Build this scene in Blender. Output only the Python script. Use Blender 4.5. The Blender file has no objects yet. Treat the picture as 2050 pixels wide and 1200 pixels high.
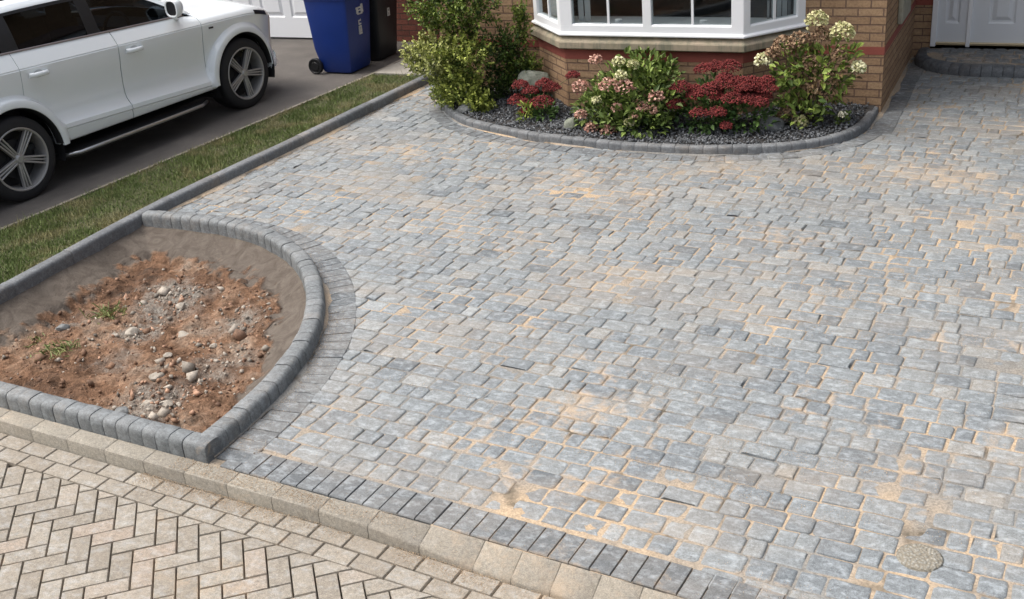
import bpy, bmesh, math, random
import numpy as np
from mathutils import Matrix, Vector
random.seed(7); RNG = np.random.default_rng(7)
sc = bpy.context.scene
COL = sc.collection
R = math.radians

# ------------------------------------------------------------------ camera, sky, sun, exposure
cam = bpy.data.objects.new('camera', bpy.data.cameras.new('camera')); COL.objects.link(cam)
CAMR = [[0.9024047946, 0.4227146815, -0.0835337341], [0.1143418398, -0.4218346569, -0.8994339697],
        [-0.4154413681, 0.8021021259, -0.4289995913]]            # right, down, forward
rt, dn, fw = [Vector(r) for r in CAMR]
cam.matrix_world = Matrix(((rt.x, -dn.x, -fw.x, 0), (rt.y, -dn.y, -fw.y, 0), (rt.z, -dn.z, -fw.z, 3.2215), (0, 0, 0, 1)))
cam.data.sensor_width = 36; cam.data.lens = 2238.8 / 2050 * 36
cam.data.clip_start = 0.05; cam.data.clip_end = 2000
sc.camera = cam
world = bpy.data.worlds.new('World'); sc.world = world; world.use_nodes = True
wn = world.node_tree
bg = wn.nodes['Background']
sky = wn.nodes.new('ShaderNodeTexSky'); sky.sky_type = 'NISHITA'; sky.sun_disc = False
SUN_EL, SUN_AZ = R(60), R(250)
sky.sun_elevation = SUN_EL; sky.sun_rotation = SUN_AZ
sky.air_density = 1.0; sky.dust_density = 7.0; sky.ozone_density = 1.0
# an overcast sky: clouds even out its colour and make it brightest overhead
hsv = wn.nodes.new('ShaderNodeHueSaturation'); hsv.inputs['Saturation'].default_value = 0.5; wn.links.new(sky.outputs[0], hsv.inputs['Color'])
tcw = wn.nodes.new('ShaderNodeTexCoord'); sxyz = wn.nodes.new('ShaderNodeSeparateXYZ'); wn.links.new(tcw.outputs['Generated'], sxyz.inputs[0])
mrg = wn.nodes.new('ShaderNodeMapRange'); wn.links.new(sxyz.outputs['Z'], mrg.inputs['Value'])
for k_, v_ in (('From Min', 0.0), ('From Max', 1.0), ('To Min', 0.45), ('To Max', 1.75)): mrg.inputs[k_].default_value = v_
vsc = wn.nodes.new('ShaderNodeVectorMath'); vsc.operation = 'SCALE'; wn.links.new(hsv.outputs[0], vsc.inputs[0]); wn.links.new(mrg.outputs[0], vsc.inputs['Scale'])
wn.links.new(vsc.outputs[0], bg.inputs['Color']); bg.inputs['Strength'].default_value = 0.15
sun = bpy.data.objects.new('sun', bpy.data.lights.new('sun', 'SUN')); COL.objects.link(sun)
sun.data.energy = 0.8; sun.data.angle = R(85); sun.data.color = (1.0, 0.97, 0.91)
sdir = Vector((math.sin(SUN_AZ) * math.cos(SUN_EL), math.cos(SUN_AZ) * math.cos(SUN_EL), math.sin(SUN_EL)))
sun.rotation_euler = sdir.to_track_quat('Z', 'Y').to_euler()
sc.view_settings.view_transform = 'Standard'; sc.view_settings.look = 'None'
sc.view_settings.exposure = 0.36; sc.view_settings.gamma = 1

# ------------------------------------------------------------------ node helpers
def newmat(name):
    m = bpy.data.materials.new(name); m.use_nodes = True
    nt = m.node_tree; b = nt.nodes['Principled BSDF']
    return m, nt, b
def nd(nt, typ, ins=None, **props):
    n = nt.nodes.new('ShaderNode' + typ)
    for k, v in props.items(): setattr(n, k, v)
    for k, v in (ins or {}).items():
        if isinstance(v, bpy.types.NodeSocket): nt.links.new(v, n.inputs[k])
        else: n.inputs[k].default_value = v
    return n
def c4(c): return (c[0], c[1], c[2], 1.0)
def mix(nt, f, a, b, blend='MIX'):
    n = nt.nodes.new('ShaderNodeMix'); n.data_type = 'RGBA'; n.blend_type = blend
    for i, v in ((0, f), (6, a), (7, b)):
        if isinstance(v, bpy.types.NodeSocket): nt.links.new(v, n.inputs[i])
        else: n.inputs[i].default_value = v if i == 0 else c4(v)
    return n.outputs[2]
def ramp(nt, f, stops, interp='LINEAR'):
    n = nt.nodes.new('ShaderNodeValToRGB'); n.color_ramp.interpolation = interp
    e = n.color_ramp.elements
    while len(e) < len(stops): e.new(0.5)
    for el, (p, c) in zip(e, stops): el.position = p; el.color = c4(c) if not isinstance(c, (int, float)) else (c, c, c, 1)
    nt.links.new(f, n.inputs[0]); return n.outputs[0]
def noise(nt, scale, detail=4, rough=0.55, vec=None, dist=0.0):
    if vec is None: vec = nd(nt, 'TexCoord').outputs['Object']
    return nd(nt, 'TexNoise', {'Vector': vec, 'Scale': scale, 'Detail': detail, 'Roughness': rough, 'Distortion': dist}).outputs['Fac']
def math_(nt, op, a, b=0.0, clamp=False):
    n = nt.nodes.new('ShaderNodeMath'); n.operation = op; n.use_clamp = clamp
    for i, v in enumerate((a, b)):
        if isinstance(v, bpy.types.NodeSocket): nt.links.new(v, n.inputs[i])
        else: n.inputs[i].default_value = v
    return n.outputs[0]
def attr(nt, name): return nd(nt, 'Attribute', attribute_name=name).outputs['Fac']
def bump(nt, b, h, dist=0.01, strength=0.6):
    n = nd(nt, 'Bump', {'Height': h, 'Distance': dist, 'Strength': strength}); nt.links.new(n.outputs[0], b.inputs['Normal'])
def simple(name, col, rough=0.6, metal=0.0, var=0.12, scale=6.0, bmp=0.0, bscale=60.0, spec=0.5, coat=0.0):
    m, nt, b = newmat(name)
    f = noise(nt, scale, 5)
    nt.links.new(mix(nt, f, [c * (1 - var) for c in col], [min(1, c * (1 + var)) for c in col]), b.inputs['Base Color'])
    b.inputs['Roughness'].default_value = rough; b.inputs['Metallic'].default_value = metal
    b.inputs['Specular IOR Level'].default_value = spec; b.inputs['Coat Weight'].default_value = coat
    if bmp: bump(nt, b, noise(nt, bscale, 4), bmp)
    return m

# ------------------------------------------------------------------ mesh helpers
class MB:
    def __init__(s): s.v = []; s.f = []; s.m = []; s.r = []; s.e = []
    def add(s, pts, faces, mi=0, rnd=None, edge=None):
        o = len(s.v); s.v.extend(tuple(p) for p in pts)
        s.e.extend(edge if edge is not None else [0.5] * len(pts))
        rr = random.random() if rnd is None else rnd
        for f in faces: s.f.append([o + i for i in f]); s.m.append(mi); s.r.append(rr)
    def poly(s, pts, mi=0, rnd=None): s.add(pts, [range(len(pts))], mi, rnd)
    def box(s, x0, x1, y0, y1, z0, z1, mi=0, rnd=None):
        p = [(x, y, z) for z in (z0, z1) for x, y in ((x0, y0), (x1, y0), (x1, y1), (x0, y1))]
        s.add(p, [(3, 2, 1, 0), (4, 5, 6, 7), (0, 1, 5, 4), (1, 2, 6, 5), (2, 3, 7, 6), (3, 0, 4, 7)], mi, rnd)
    def obox(s, c, ax, ay, az, mi=0):          # oriented box: centre and three half-axis vectors
        c, ax, ay, az = map(Vector, (c, ax, ay, az))
        p = [c + ax * i + ay * j + az * k for k in (-1, 1) for i, j in ((-1, -1), (1, -1), (1, 1), (-1, 1))]
        s.add(p, [(3, 2, 1, 0), (4, 5, 6, 7), (0, 1, 5, 4), (1, 2, 6, 5), (2, 3, 7, 6), (3, 0, 4, 7)], mi)
    def prism(s, pts, z0, z1, mi=0, top=True, bot=True):
        n = len(pts); p = [(x, y, z0) for x, y in pts] + [(x, y, z1) for x, y in pts]
        f = [(i, (i + 1) % n, n + (i + 1) % n, n + i) for i in range(n)]
        if top: f.append(tuple(range(n, 2 * n)))
        if bot: f.append(tuple(range(n - 1, -1, -1)))
        s.add(p, f, mi)
    def tube(s, path, rad, n=8, mi=0, caps=True):
        path = [Vector(p) for p in path]; rs = rad if isinstance(rad, (list, tuple)) else [rad] * len(path)
        pts = []
        for i, p in enumerate(path):
            t = (path[min(i + 1, len(path) - 1)] - path[max(i - 1, 0)]).normalized()
            a = t.cross(Vector((0, 0, 1)));  a = a if a.length > 1e-3 else t.cross(Vector((1, 0, 0)))
            a.normalize(); b = t.cross(a)
            pts += [p + (a * math.cos(2 * math.pi * k / n) + b * math.sin(2 * math.pi * k / n)) * rs[i] for k in range(n)]
        f = [(i * n + k, i * n + (k + 1) % n, (i + 1) * n + (k + 1) % n, (i + 1) * n + k) for i in range(len(path) - 1) for k in range(n)]
        if caps: f += [tuple(range(n - 1, -1, -1)), tuple((len(path) - 1) * n + k for k in range(n))]
        s.add(pts, f, mi)
    def grid(s, rows, mi=0, closed=False, rnd=None):
        nr, nc = len(rows), len(rows[0]); pts = [p for r in rows for p in r]
        f = []
        for i in range(nr - 1):
            for j in range(nc if closed else nc - 1):
                f.append((i * nc + j, i * nc + (j + 1) % nc, (i + 1) * nc + (j + 1) % nc, (i + 1) * nc + j))
        s.add(pts, f, mi, rnd)
    def build(s, name, mats, parent=None, smooth=False, uv=False, bevel=0.0, kind=None, recalc=False, auto=None):
        me = bpy.data.meshes.new(name); me.from_pydata(s.v, [], s.f)
        mats = mats if isinstance(mats, (list, tuple)) else [mats]
        for m in mats: me.materials.append(m)
        me.polygons.foreach_set('material_index', s.m)
        a = me.attributes.new('rnd', 'FLOAT', 'FACE'); a.data.foreach_set('value', s.r)
        a = me.attributes.new('edge', 'FLOAT', 'POINT'); a.data.foreach_set('value', s.e)
        me.validate()
        if recalc or bevel:
            bm = bmesh.new(); bm.from_mesh(me)
            if recalc: bmesh.ops.remove_doubles(bm, verts=bm.verts, dist=1e-5)
            bmesh.ops.recalc_face_normals(bm, faces=bm.faces); bm.to_mesh(me); bm.free()
        if smooth: me.polygons.foreach_set('use_smooth', [True] * len(me.polygons))
        if uv: box_uv(me)
        me.update()
        if auto is not None: me.set_sharp_from_angle(angle=R(auto))
        o = link(name, me, parent)
        if bevel:
            b = o.modifiers.new('edge', 'BEVEL'); b.width = bevel; b.segments = 2; b.limit_method = 'ANGLE'; b.harden_normals = False
        if kind: o['kind'] = kind
        return o
def link(name, data, parent=None):
    o = bpy.data.objects.new(name, data); COL.objects.link(o)
    if parent: o.parent = parent
    return o
def box_uv(me):
    uv = me.uv_layers.new(name='UVMap')
    for p in me.polygons:
        n = p.normal
        t = Vector((-n.y, n.x, 0)) if abs(n.z) < 0.8 else None
        if t: t.normalize()
        for li in p.loop_indices:
            co = me.vertices[me.loops[li].vertex_index].co
            uv.data[li].uv = (co.dot(t), co.z) if t else (co.x, co.y)
def thing(name, label, cat, loc=(0, 0, 0), rz=0.0, group=None):
    o = bpy.data.objects.new(name, None); COL.objects.link(o); o.empty_display_size = 0.2
    o.location = loc; o.rotation_euler = (0, 0, rz); return tag(o, label, cat, group)
def tag(o, label, cat, group=None):
    o['label'] = label; o['category'] = cat
    if group: o['group'] = group
    return o
def raw_mesh(name, V, F, mat, parent=None, facecol=None, smooth=False):
    me = bpy.data.meshes.new(name); V = np.asarray(V, dtype=np.float32); F = np.asarray(F, dtype=np.int32)
    k = F.shape[1]
    me.vertices.add(len(V)); me.vertices.foreach_set('co', V.ravel())
    me.loops.add(F.size); me.loops.foreach_set('vertex_index', F.ravel())
    me.polygons.add(len(F)); me.polygons.foreach_set('loop_start', np.arange(len(F), dtype=np.int32) * k)
    try: me.polygons.foreach_set('loop_total', np.full(len(F), k, dtype=np.int32))
    except Exception: pass
    me.materials.append(mat); me.update(calc_edges=True)
    if facecol is not None:
        a = me.attributes.new('col', 'FLOAT_COLOR', 'FACE')
        fc = np.ones((len(F), 4), dtype=np.float32); fc[:, :3] = facecol; a.data.foreach_set('color', fc.ravel())
    if smooth: me.polygons.foreach_set('use_smooth', [True] * len(F))
    me.validate(); me.update()
    return link(name, me, parent)
def vnoise(x, y, seed=0):
    xi = np.floor(x).astype(np.int64); yi = np.floor(y).astype(np.int64); fx = x - xi; fy = y - yi
    fx = fx * fx * (3 - 2 * fx); fy = fy * fy * (3 - 2 * fy)
    def h(a, b):
        n = (a * 374761393 + b * 668265263 + seed * 974711) & 0x7fffffff
        n = ((n ^ (n >> 13)) * 1274126177) & 0x7fffffff
        return ((n ^ (n >> 16)) & 0xffff) / 65535.0
    return (h(xi, yi) * (1 - fx) + h(xi + 1, yi) * fx) * (1 - fy) + (h(xi, yi + 1) * (1 - fx) + h(xi + 1, yi + 1) * fx) * fy
def fbm(x, y, oct=4, seed=0):
    x = np.asarray(x, float); y = np.asarray(y, float); s = 0; a = 0.5; t = 0
    for o in range(oct): s = s + a * vnoise(x * 2 ** o, y * 2 ** o, seed + o * 17); t += a; a *= 0.5
    return s / t
def inside(P, poly):
    P = np.asarray(P, float); r = np.zeros(len(P), bool); n = len(poly)
    for i in range(n):
        x0, y0 = poly[i]; x1, y1 = poly[(i + 1) % n]
        if y0 == y1: continue
        c = ((y0 > P[:, 1]) != (y1 > P[:, 1])) & (P[:, 0] < (x1 - x0) * (P[:, 1] - y0) / (y1 - y0) + x0)
        r ^= c
    return r
def polydist(P, path):
    P = np.asarray(P, float); d = np.full(len(P), 1e9)
    for (x0, y0), (x1, y1) in zip(path[:-1], path[1:]):
        v = np.array([x1 - x0, y1 - y0]); L = v @ v + 1e-12
        t = np.clip(((P - [x0, y0]) @ v) / L, 0, 1)
        d = np.minimum(d, np.hypot(P[:, 0] - x0 - t * v[0], P[:, 1] - y0 - t * v[1]))
    return d
def smooth_path(pts, step=0.05):
    out = []; n = len(pts)
    for i in range(n - 1):
        p0, p1, p2, p3 = (np.array(pts[j]) for j in (max(i - 1, 0), i, i + 1, min(i + 2, n - 1)))
        m = max(2, int(np.hypot(*(p2 - p1)) / step))
        for k in range(m):
            t = k / m
            out.append(tuple(0.5 * (2 * p1 + (p2 - p0) * t + (2 * p0 - 5 * p1 + 4 * p2 - p3) * t * t + (3 * p1 - p0 - 3 * p2 + p3) * t ** 3)))
    out.append(tuple(pts[-1])); return out
def offset_path(path, d):                     # + is to the left of the direction of travel
    P = np.array(path); T = np.gradient(P, axis=0); T /= np.linalg.norm(T, axis=1)[:, None] + 1e-9
    return [tuple(p) for p in P + np.c_[-T[:, 1], T[:, 0]] * d]
def resample(path, step):
    P = np.array(path); s = np.r_[0, np.cumsum(np.hypot(*np.diff(P, axis=0).T))]
    n = max(2, int(round(s[-1] / step)) + 1); q = np.linspace(0, s[-1], n)
    return np.c_[np.interp(q, s, P[:, 0]), np.interp(q, s, P[:, 1])], s[-1]

# ------------------------------------------------------------------ materials
def paver_mat(name, stops, sand=0.5, white=0.5, rough=0.75, riven=1.0):
    m, nt, b = newmat(name)
    oc = nd(nt, 'TexCoord').outputs['Object']
    col = ramp(nt, attr(nt, 'rnd'), stops)
    n1 = noise(nt, 55, 6, 0.7, oc)
    col = mix(nt, 0.65, col, ramp(nt, n1, [(0.3, 0.3), (0.7, 0.75)]), 'OVERLAY')
    n3 = noise(nt, 210, 2, 0.7, oc)
    col = mix(nt, 0.55, col, ramp(nt, n3, [(0.32, 0.22), (0.68, 0.78)]), 'OVERLAY')
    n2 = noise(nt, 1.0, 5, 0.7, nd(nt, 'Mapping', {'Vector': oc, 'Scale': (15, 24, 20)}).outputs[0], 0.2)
    bloom_glint = math_(nt, 'MULTIPLY', ramp(nt, n2, [(0.48, 0.0), (0.75, 1.0)]), math_(nt, 'MULTIPLY', attr(nt, 'edge'), white))
    col = mix(nt, bloom_glint, col, (0.50, 0.55, 0.58))  # pale bloom together with painted sky highlights, strongest mid-block
    big = noise(nt, 0.75, 5, 0.65, oc); fine = noise(nt, 8, 6, 0.8, oc, 0.5)
    e = math_(nt, 'SUBTRACT', 1.0, attr(nt, 'edge'))
    smask = math_(nt, 'ADD', math_(nt, 'MULTIPLY', big, 1.1), math_(nt, 'ADD', math_(nt, 'MULTIPLY', fine, 0.75), math_(nt, 'MULTIPLY', e, 0.12)))
    smask = math_(nt, 'MULTIPLY', math_(nt, 'MULTIPLY', math_(nt, 'SUBTRACT', smask, 1.03), 6.0, True), sand)
    haze = math_(nt, 'MULTIPLY', math_(nt, 'MULTIPLY', math_(nt, 'SUBTRACT', noise(nt, 1.0, 4, 0.6, nd(nt, 'Mapping', {'Vector': oc, 'Scale': (0.55, 1.5, 1)}).outputs[0], 0.8), 0.47), 3.2, True), sand * 0.5)
    col = mix(nt, haze, col, (0.36, 0.285, 0.205))
    grain = ramp(nt, noise(nt, 220, 2, 0.8, oc), [(0.35, (0.35, 0.255, 0.165)), (0.65, (0.52, 0.40, 0.275))])
    col = mix(nt, smask, col, grain)
    nt.links.new(col, b.inputs['Base Color'])
    b.inputs['Roughness'].default_value = rough; b.inputs['Specular IOR Level'].default_value = 0.35
    h = math_(nt, 'ADD', math_(nt, 'MULTIPLY', n1, 0.35), math_(nt, 'MULTIPLY', noise(nt, 22, 4, 0.6, oc), riven))
    bump(nt, b, h, 0.012, 0.55)
    return m
M = {}
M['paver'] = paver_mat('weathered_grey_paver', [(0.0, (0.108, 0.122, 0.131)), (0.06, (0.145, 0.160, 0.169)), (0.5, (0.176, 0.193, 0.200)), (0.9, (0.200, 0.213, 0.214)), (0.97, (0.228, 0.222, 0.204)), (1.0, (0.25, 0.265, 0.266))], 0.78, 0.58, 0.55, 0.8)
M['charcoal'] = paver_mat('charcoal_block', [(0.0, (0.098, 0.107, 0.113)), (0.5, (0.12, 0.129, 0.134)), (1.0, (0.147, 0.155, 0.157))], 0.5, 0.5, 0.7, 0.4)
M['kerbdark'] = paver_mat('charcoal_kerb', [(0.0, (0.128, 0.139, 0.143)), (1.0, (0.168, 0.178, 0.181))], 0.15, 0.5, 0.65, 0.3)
M['bedkerb'] = paver_mat('slate_grey_kerb', [(0.0, (0.105, 0.112, 0.118)), (1.0, (0.155, 0.162, 0.168))], 0.2, 0.4, 0.65, 0.3)
M['kerbdeep'] = paver_mat('dark_step_block', [(0.0, (0.055, 0.062, 0.072)), (1.0, (0.10, 0.11, 0.12))], 0.1, 0.3, 0.6, 0.3)
M['buff'] = paver_mat('buff_road_block', [(0.0, (0.208, 0.184, 0.15)), (0.5, (0.24, 0.215, 0.177)), (0.9, (0.266, 0.24, 0.20)), (1.0, (0.266, 0.218, 0.174))], 0.55, 0.3, 0.85, 0.25)
M['buffkerb'] = paver_mat('buff_kerb', [(0.0, (0.205, 0.187, 0.155)), (1.0, (0.255, 0.234, 0.193))], 0.4, 0.15, 0.85, 0.4)
M['joint'] = simple('dark_joint', (0.145, 0.122, 0.09), 0.95, 0, 0.3, 20, 0.01)
M['mortar'] = simple('kerb_mortar', (0.12, 0.12, 0.12), 0.95, 0, 0.3, 20)
def sand_mat():
    m, nt, b = newmat('jointing_sand')
    oc = nd(nt, 'TexCoord').outputs['Object']
    big = noise(nt, 0.9, 4, 0.6, oc); f = noise(nt, 90, 4, 0.7, oc)
    col = mix(nt, ramp(nt, big, [(0.43, 0.0), (0.60, 1.0)]), (0.21, 0.205, 0.19), (0.41, 0.315, 0.215))
    col = mix(nt, 0.75, col, ramp(nt, f, [(0.3, 0.25), (0.7, 0.75)]), 'OVERLAY')
    d = noise(nt, 3.1, 4, 0.65, oc)
    col = mix(nt, math_(nt, 'MULTIPLY', math_(nt, 'SUBTRACT', d, 0.57), 8.0, True), col, (0.115, 0.098, 0.075))
    nt.links.new(col, b.inputs['Base Color']); b.inputs['Roughness'].default_value = 0.95
    b.inputs['Specular IOR Level'].default_value = 0.1
    bump(nt, b, f, 0.006, 0.5); return m
M['sand'] = sand_mat()
def soil_mat():
    m, nt, b = newmat('clay_soil')
    oc = nd(nt, 'TexCoord').outputs['Object']
    n1 = noise(nt, 2.2, 6, 0.65, oc, 0.4); n2 = noise(nt, 14, 6, 0.7, oc); n3 = noise(nt, 60, 4, 0.7, oc)
    clay = ramp(nt, n1, [(0.28, (0.10, 0.078, 0.062)), (0.38, (0.165, 0.097, 0.062)), (0.50, (0.235, 0.137, 0.084)), (0.60, (0.305, 0.202, 0.137)), (0.72, (0.315, 0.255, 0.20))])
    clay = mix(nt, 0.75, clay, ramp(nt, n2, [(0.3, 0.12), (0.7, 0.88)]), 'OVERLAY')
    clay = mix(nt, 0.6, clay, ramp(nt, n3, [(0.3, 0.25), (0.7, 0.75)]), 'OVERLAY')
    rub = ramp(nt, noise(nt, 38, 4, 0.8, oc), [(0.35, (0.15, 0.13, 0.11)), (0.55, (0.33, 0.30, 0.26)), (0.7, (0.46, 0.43, 0.38))])
    clay = mix(nt, math_(nt, 'MULTIPLY', attr(nt, 'rub'), ramp(nt, n2, [(0.35, 0.2), (0.55, 1.0)])), clay, rub)
    mort = mix(nt, ramp(nt, noise(nt, 7, 6, 0.7, oc, 1.5), [(0.35, 0.0), (0.65, 1.0)]), (0.085, 0.07, 0.058), (0.145, 0.124, 0.104))
    col = mix(nt, attr(nt, 'edge'), clay, mort)
    nt.links.new(col, b.inputs['Base Color']); b.inputs['Roughness'].default_value = 0.95
    b.inputs['Specular IOR Level'].default_value = 0.15
    h = math_(nt, 'ADD', n2, math_(nt, 'MULTIPLY', n3, 0.6))
    inv = math_(nt, 'SUBTRACT', 1.0, math_(nt, 'MULTIPLY', attr(nt, 'edge'), 0.75))
    bump(nt, b, math_(nt, 'MULTIPLY', h, inv), 0.05, 1.0); return m
M['soil'] = soil_mat()
M['bedsoil'] = simple('dark_bed_soil', (0.05, 0.047, 0.045), 0.95, 0, 0.4, 15, 0.02)
def tarmac_mat():
    m, nt, b = newmat('worn_tarmac')
    oc = nd(nt, 'TexCoord').outputs['Object']
    n1 = noise(nt, 1.3, 5, 0.65, oc); n2 = noise(nt, 140, 3, 0.8, oc)
    col = ramp(nt, n1, [(0.3, (0.075, 0.068, 0.062)), (0.55, (0.11, 0.10, 0.09)), (0.75, (0.15, 0.135, 0.12))])
    col = mix(nt, 0.8, col, ramp(nt, n2, [(0.3, 0.2), (0.7, 0.8)]), 'OVERLAY')
    nt.links.new(col, b.inputs['Base Color']); b.inputs['Roughness'].default_value = 0.85
    bump(nt, b, n2, 0.006, 0.7); return m
M['tarmac'] = tarmac_mat()
M['ground'] = simple('plain_ground', (0.12, 0.11, 0.09), 0.95, 0, 0.3, 0.5)
M['lawnsoil'] = simple('lawn_soil', (0.075, 0.075, 0.035), 0.95, 0, 0.35, 9, 0.02)
M['slab'] = simple('concrete_slab', (0.33, 0.31, 0.27), 0.9, 0, 0.22, 5, 0.004)
M['edgestrip'] = simple('concrete_edging', (0.25, 0.22, 0.185), 0.9, 0, 0.3, 7, 0.006)
def brick_mat(name, a, b_, mortar, dark):
    m, nt, b = newmat(name)
    uv = nd(nt, 'TexCoord').outputs['UV']
    br = nd(nt, 'TexBrick', {'Vector': uv, 'Color1': c4(a), 'Color2': c4(b_), 'Mortar': c4(mortar), 'Scale': 1.0, 'Mortar Size': 0.0065,
                             'Mortar Smooth': 0.35, 'Bias': -0.1, 'Brick Width': 0.225, 'Row Height': 0.075}, offset=0.5)
    sc_ = nd(nt, 'Mapping', {'Vector': uv, 'Scale': (9, 30, 1)}).outputs[0]
    streak = noise(nt, 1.0, 4, 0.6, sc_)
    col = mix(nt, math_(nt, 'MULTIPLY', ramp(nt, streak, [(0.45, 0.0), (0.75, 1.0)]), 0.55), br.outputs['Color'], dark)
    n2 = noise(nt, 45, 4, 0.7, uv)
    col = mix(nt, 0.45, col, ramp(nt, n2, [(0.3, 0.25), (0.7, 0.75)]), 'OVERLAY')
    nt.links.new(col, b.inputs['Base Color']); b.inputs['Roughness'].default_value = 0.9
    b.inputs['Specular IOR Level'].default_value = 0.2
    h = math_(nt, 'SUBTRACT', math_(nt, 'MULTIPLY', n2, 0.3), br.outputs['Fac'])
    bump(nt, b, h, 0.012, 0.9); return m
M['brick'] = brick_mat('buff_brick', (0.37, 0.25, 0.15), (0.29, 0.185, 0.108), (0.165, 0.108, 0.08), (0.17, 0.10, 0.07))
M['redbrick'] = brick_mat('dull_red_brick', (0.17, 0.062, 0.045), (0.12, 0.045, 0.035), (0.08, 0.05, 0.04), (0.07, 0.03, 0.025))
M['band'] = simple('red_band_brick', (0.235, 0.062, 0.045), 0.85, 0, 0.22, 12, 0.004)
def stone_mat():
    m, nt, b = newmat('lichened_sill_stone')
    oc = nd(nt, 'TexCoord').outputs['Object']
    n1 = noise(nt, 5, 5, 0.65, oc); mp = nd(nt, 'Mapping', {'Vector': oc, 'Scale': (14, 14, 2)}).outputs[0]; n2 = noise(nt, 1.0, 5, 0.7, mp)
    col = ramp(nt, n1, [(0.3, (0.20, 0.18, 0.12)), (0.5, (0.31, 0.265, 0.19)), (0.7, (0.36, 0.29, 0.215))])
    col = mix(nt, ramp(nt, n2, [(0.45, 0.0), (0.65, 0.75)]), col, (0.135, 0.14, 0.105))
    nt.links.new(col, b.inputs['Base Color']); b.inputs['Roughness'].default_value = 0.9
    bump(nt, b, n1, 0.006, 0.5); return m
M['stone'] = stone_mat()
M['upvc'] = simple('white_upvc', (0.78, 0.80, 0.82), 0.3, 0, 0.03, 3)
M['door'] = simple('white_door', (0.66, 0.69, 0.72), 0.4, 0, 0.03, 3)
M['blinds'] = simple('pale_fabric', (0.42, 0.43, 0.44), 0.9, 0, 0.1, 10)
M['room'] = simple('dim_room', (0.16, 0.15, 0.14), 0.9, 0, 0.3, 1)
M['brass'] = simple('brass_strip', (0.60, 0.50, 0.32), 0.35, 0.8, 0.1, 8)
M['rooftile'] = simple('roof_tile', (0.10, 0.07, 0.06), 0.85, 0, 0.3, 6, 0.02, 12)
M['greybox'] = simple('mottled_grey_cover', (0.30, 0.29, 0.23), 0.85, 0, 0.35, 22, 0.006)
M['blackplastic'] = simple('black_plastic', (0.012, 0.013, 0.015), 0.5, 0, 0.2, 8)
M['bluebin'] = simple('blue_bin_plastic', (0.008, 0.032, 0.19), 0.42, 0, 0.14, 5, 0.002, 90)
M['blackbin'] = simple('black_bin_plastic', (0.012, 0.014, 0.017), 0.45, 0, 0.2, 5, 0.002, 90)
M['whiteprint'] = simple('white_print', (0.55, 0.56, 0.56), 0.6, 0, 0.12, 20)
def glass_mat(name, tint, refl=1.0):
    m, nt, b = newmat(name)
    nt.nodes.remove(b); out = nt.nodes['Material Output']
    fc_ = nd(nt, 'LayerWeight', {'Blend': 0.5}).outputs['Facing']
    fr = math_(nt, 'ADD', math_(nt, 'MULTIPLY', math_(nt, 'POWER', fc_, 4.0), 0.8), 0.045)
    g = nd(nt, 'BsdfGlossy', {'Color': (0.5, 0.58, 0.66, 1) if 'tint' in name else (0.9, 0.95, 1, 1), 'Roughness': 0.02}).outputs[0]
    t = nd(nt, 'BsdfTransparent', {'Color': c4(tint)}).outputs[0]
    x = nd(nt, 'MixShader', {0: math_(nt, 'MULTIPLY', fr, refl, True), 1: t, 2: g}).outputs[0]
    nt.links.new(x, out.inputs['Surface']); return m
M['glass'] = glass_mat('window_glass', (0.75, 0.8, 0.8), 1.3)
M['carglass'] = glass_mat('tinted_glass', (0.07, 0.085, 0.10), 1.3)
M['lens'] = simple('dark_lens', (0.012, 0.013, 0.016), 0.45, 0, 0.1, 5)
M['frontglass'] = glass_mat('light_tint_glass', (0.20, 0.23, 0.255), 1.2)
M['paint'] = simple('white_car_paint', (0.83, 0.88, 0.90), 0.28, 0, 0.01, 2, coat=1.0)
M['cup_shade'] = simple('painted_cup_shade', (0.55, 0.58, 0.60), 0.35, 0, 0.02, 2, coat=0.6)  # darker grey that paints the shade in the door handle cups
M['tyre'] = simple('tyre_rubber', (0.018, 0.018, 0.02), 0.8, 0, 0.25, 12)
M['rim'] = simple('dark_alloy', (0.40, 0.396, 0.39), 0.34, 0.45, 0.12, 6)
M['silver'] = simple('brushed_aluminium', (0.50, 0.50, 0.50), 0.3, 0.9, 0.1, 8)
M['trim'] = simple('dull_bright_trim', (0.32, 0.28, 0.28), 0.3, 0.6, 0.08, 6)
M['seat'] = simple('dark_cabin', (0.026, 0.029, 0.034), 0.7, 0, 0.3, 6)
M['grille'] = simple('black_grille', (0.02, 0.02, 0.022), 0.5, 0, 0.2, 9)
def col_mat(name, rough=0.55, trans=0.0, var=0.5, scale=40):
    m, nt, b = newmat(name)
    c = nd(nt, 'Attribute', attribute_name='col').outputs['Color']
    n = noise(nt, scale, 3)
    c = mix(nt, 1.0, c, (1.17, 1.30, 0.95) if name == 'leaf' else (1.22, 1.2, 1.15) if name == 'petal' else (1, 1, 1), 'MULTIPLY')
    nt.links.new(mix(nt, var, c, ramp(nt, n, [(0.3, 0.3), (0.7, 0.7)]), 'OVERLAY'), b.inputs['Base Color'])
    b.inputs['Roughness'].default_value = rough; b.inputs['Specular IOR Level'].default_value = 0.35
    return m
M['leaf'] = col_mat('leaf'); M['petal'] = col_mat('petal', 0.8); M['chip'] = col_mat('stone_chip', 0.75, 0, 0.6, 60)
M['grass'] = col_mat('grass_blade', 0.6)
M['stem'] = simple('woody_stem', (0.075, 0.055, 0.035), 0.85, 0, 0.3, 30)
M['greenstem'] = simple('green_stem', (0.09, 0.11, 0.035), 0.7, 0, 0.3, 30)
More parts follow.
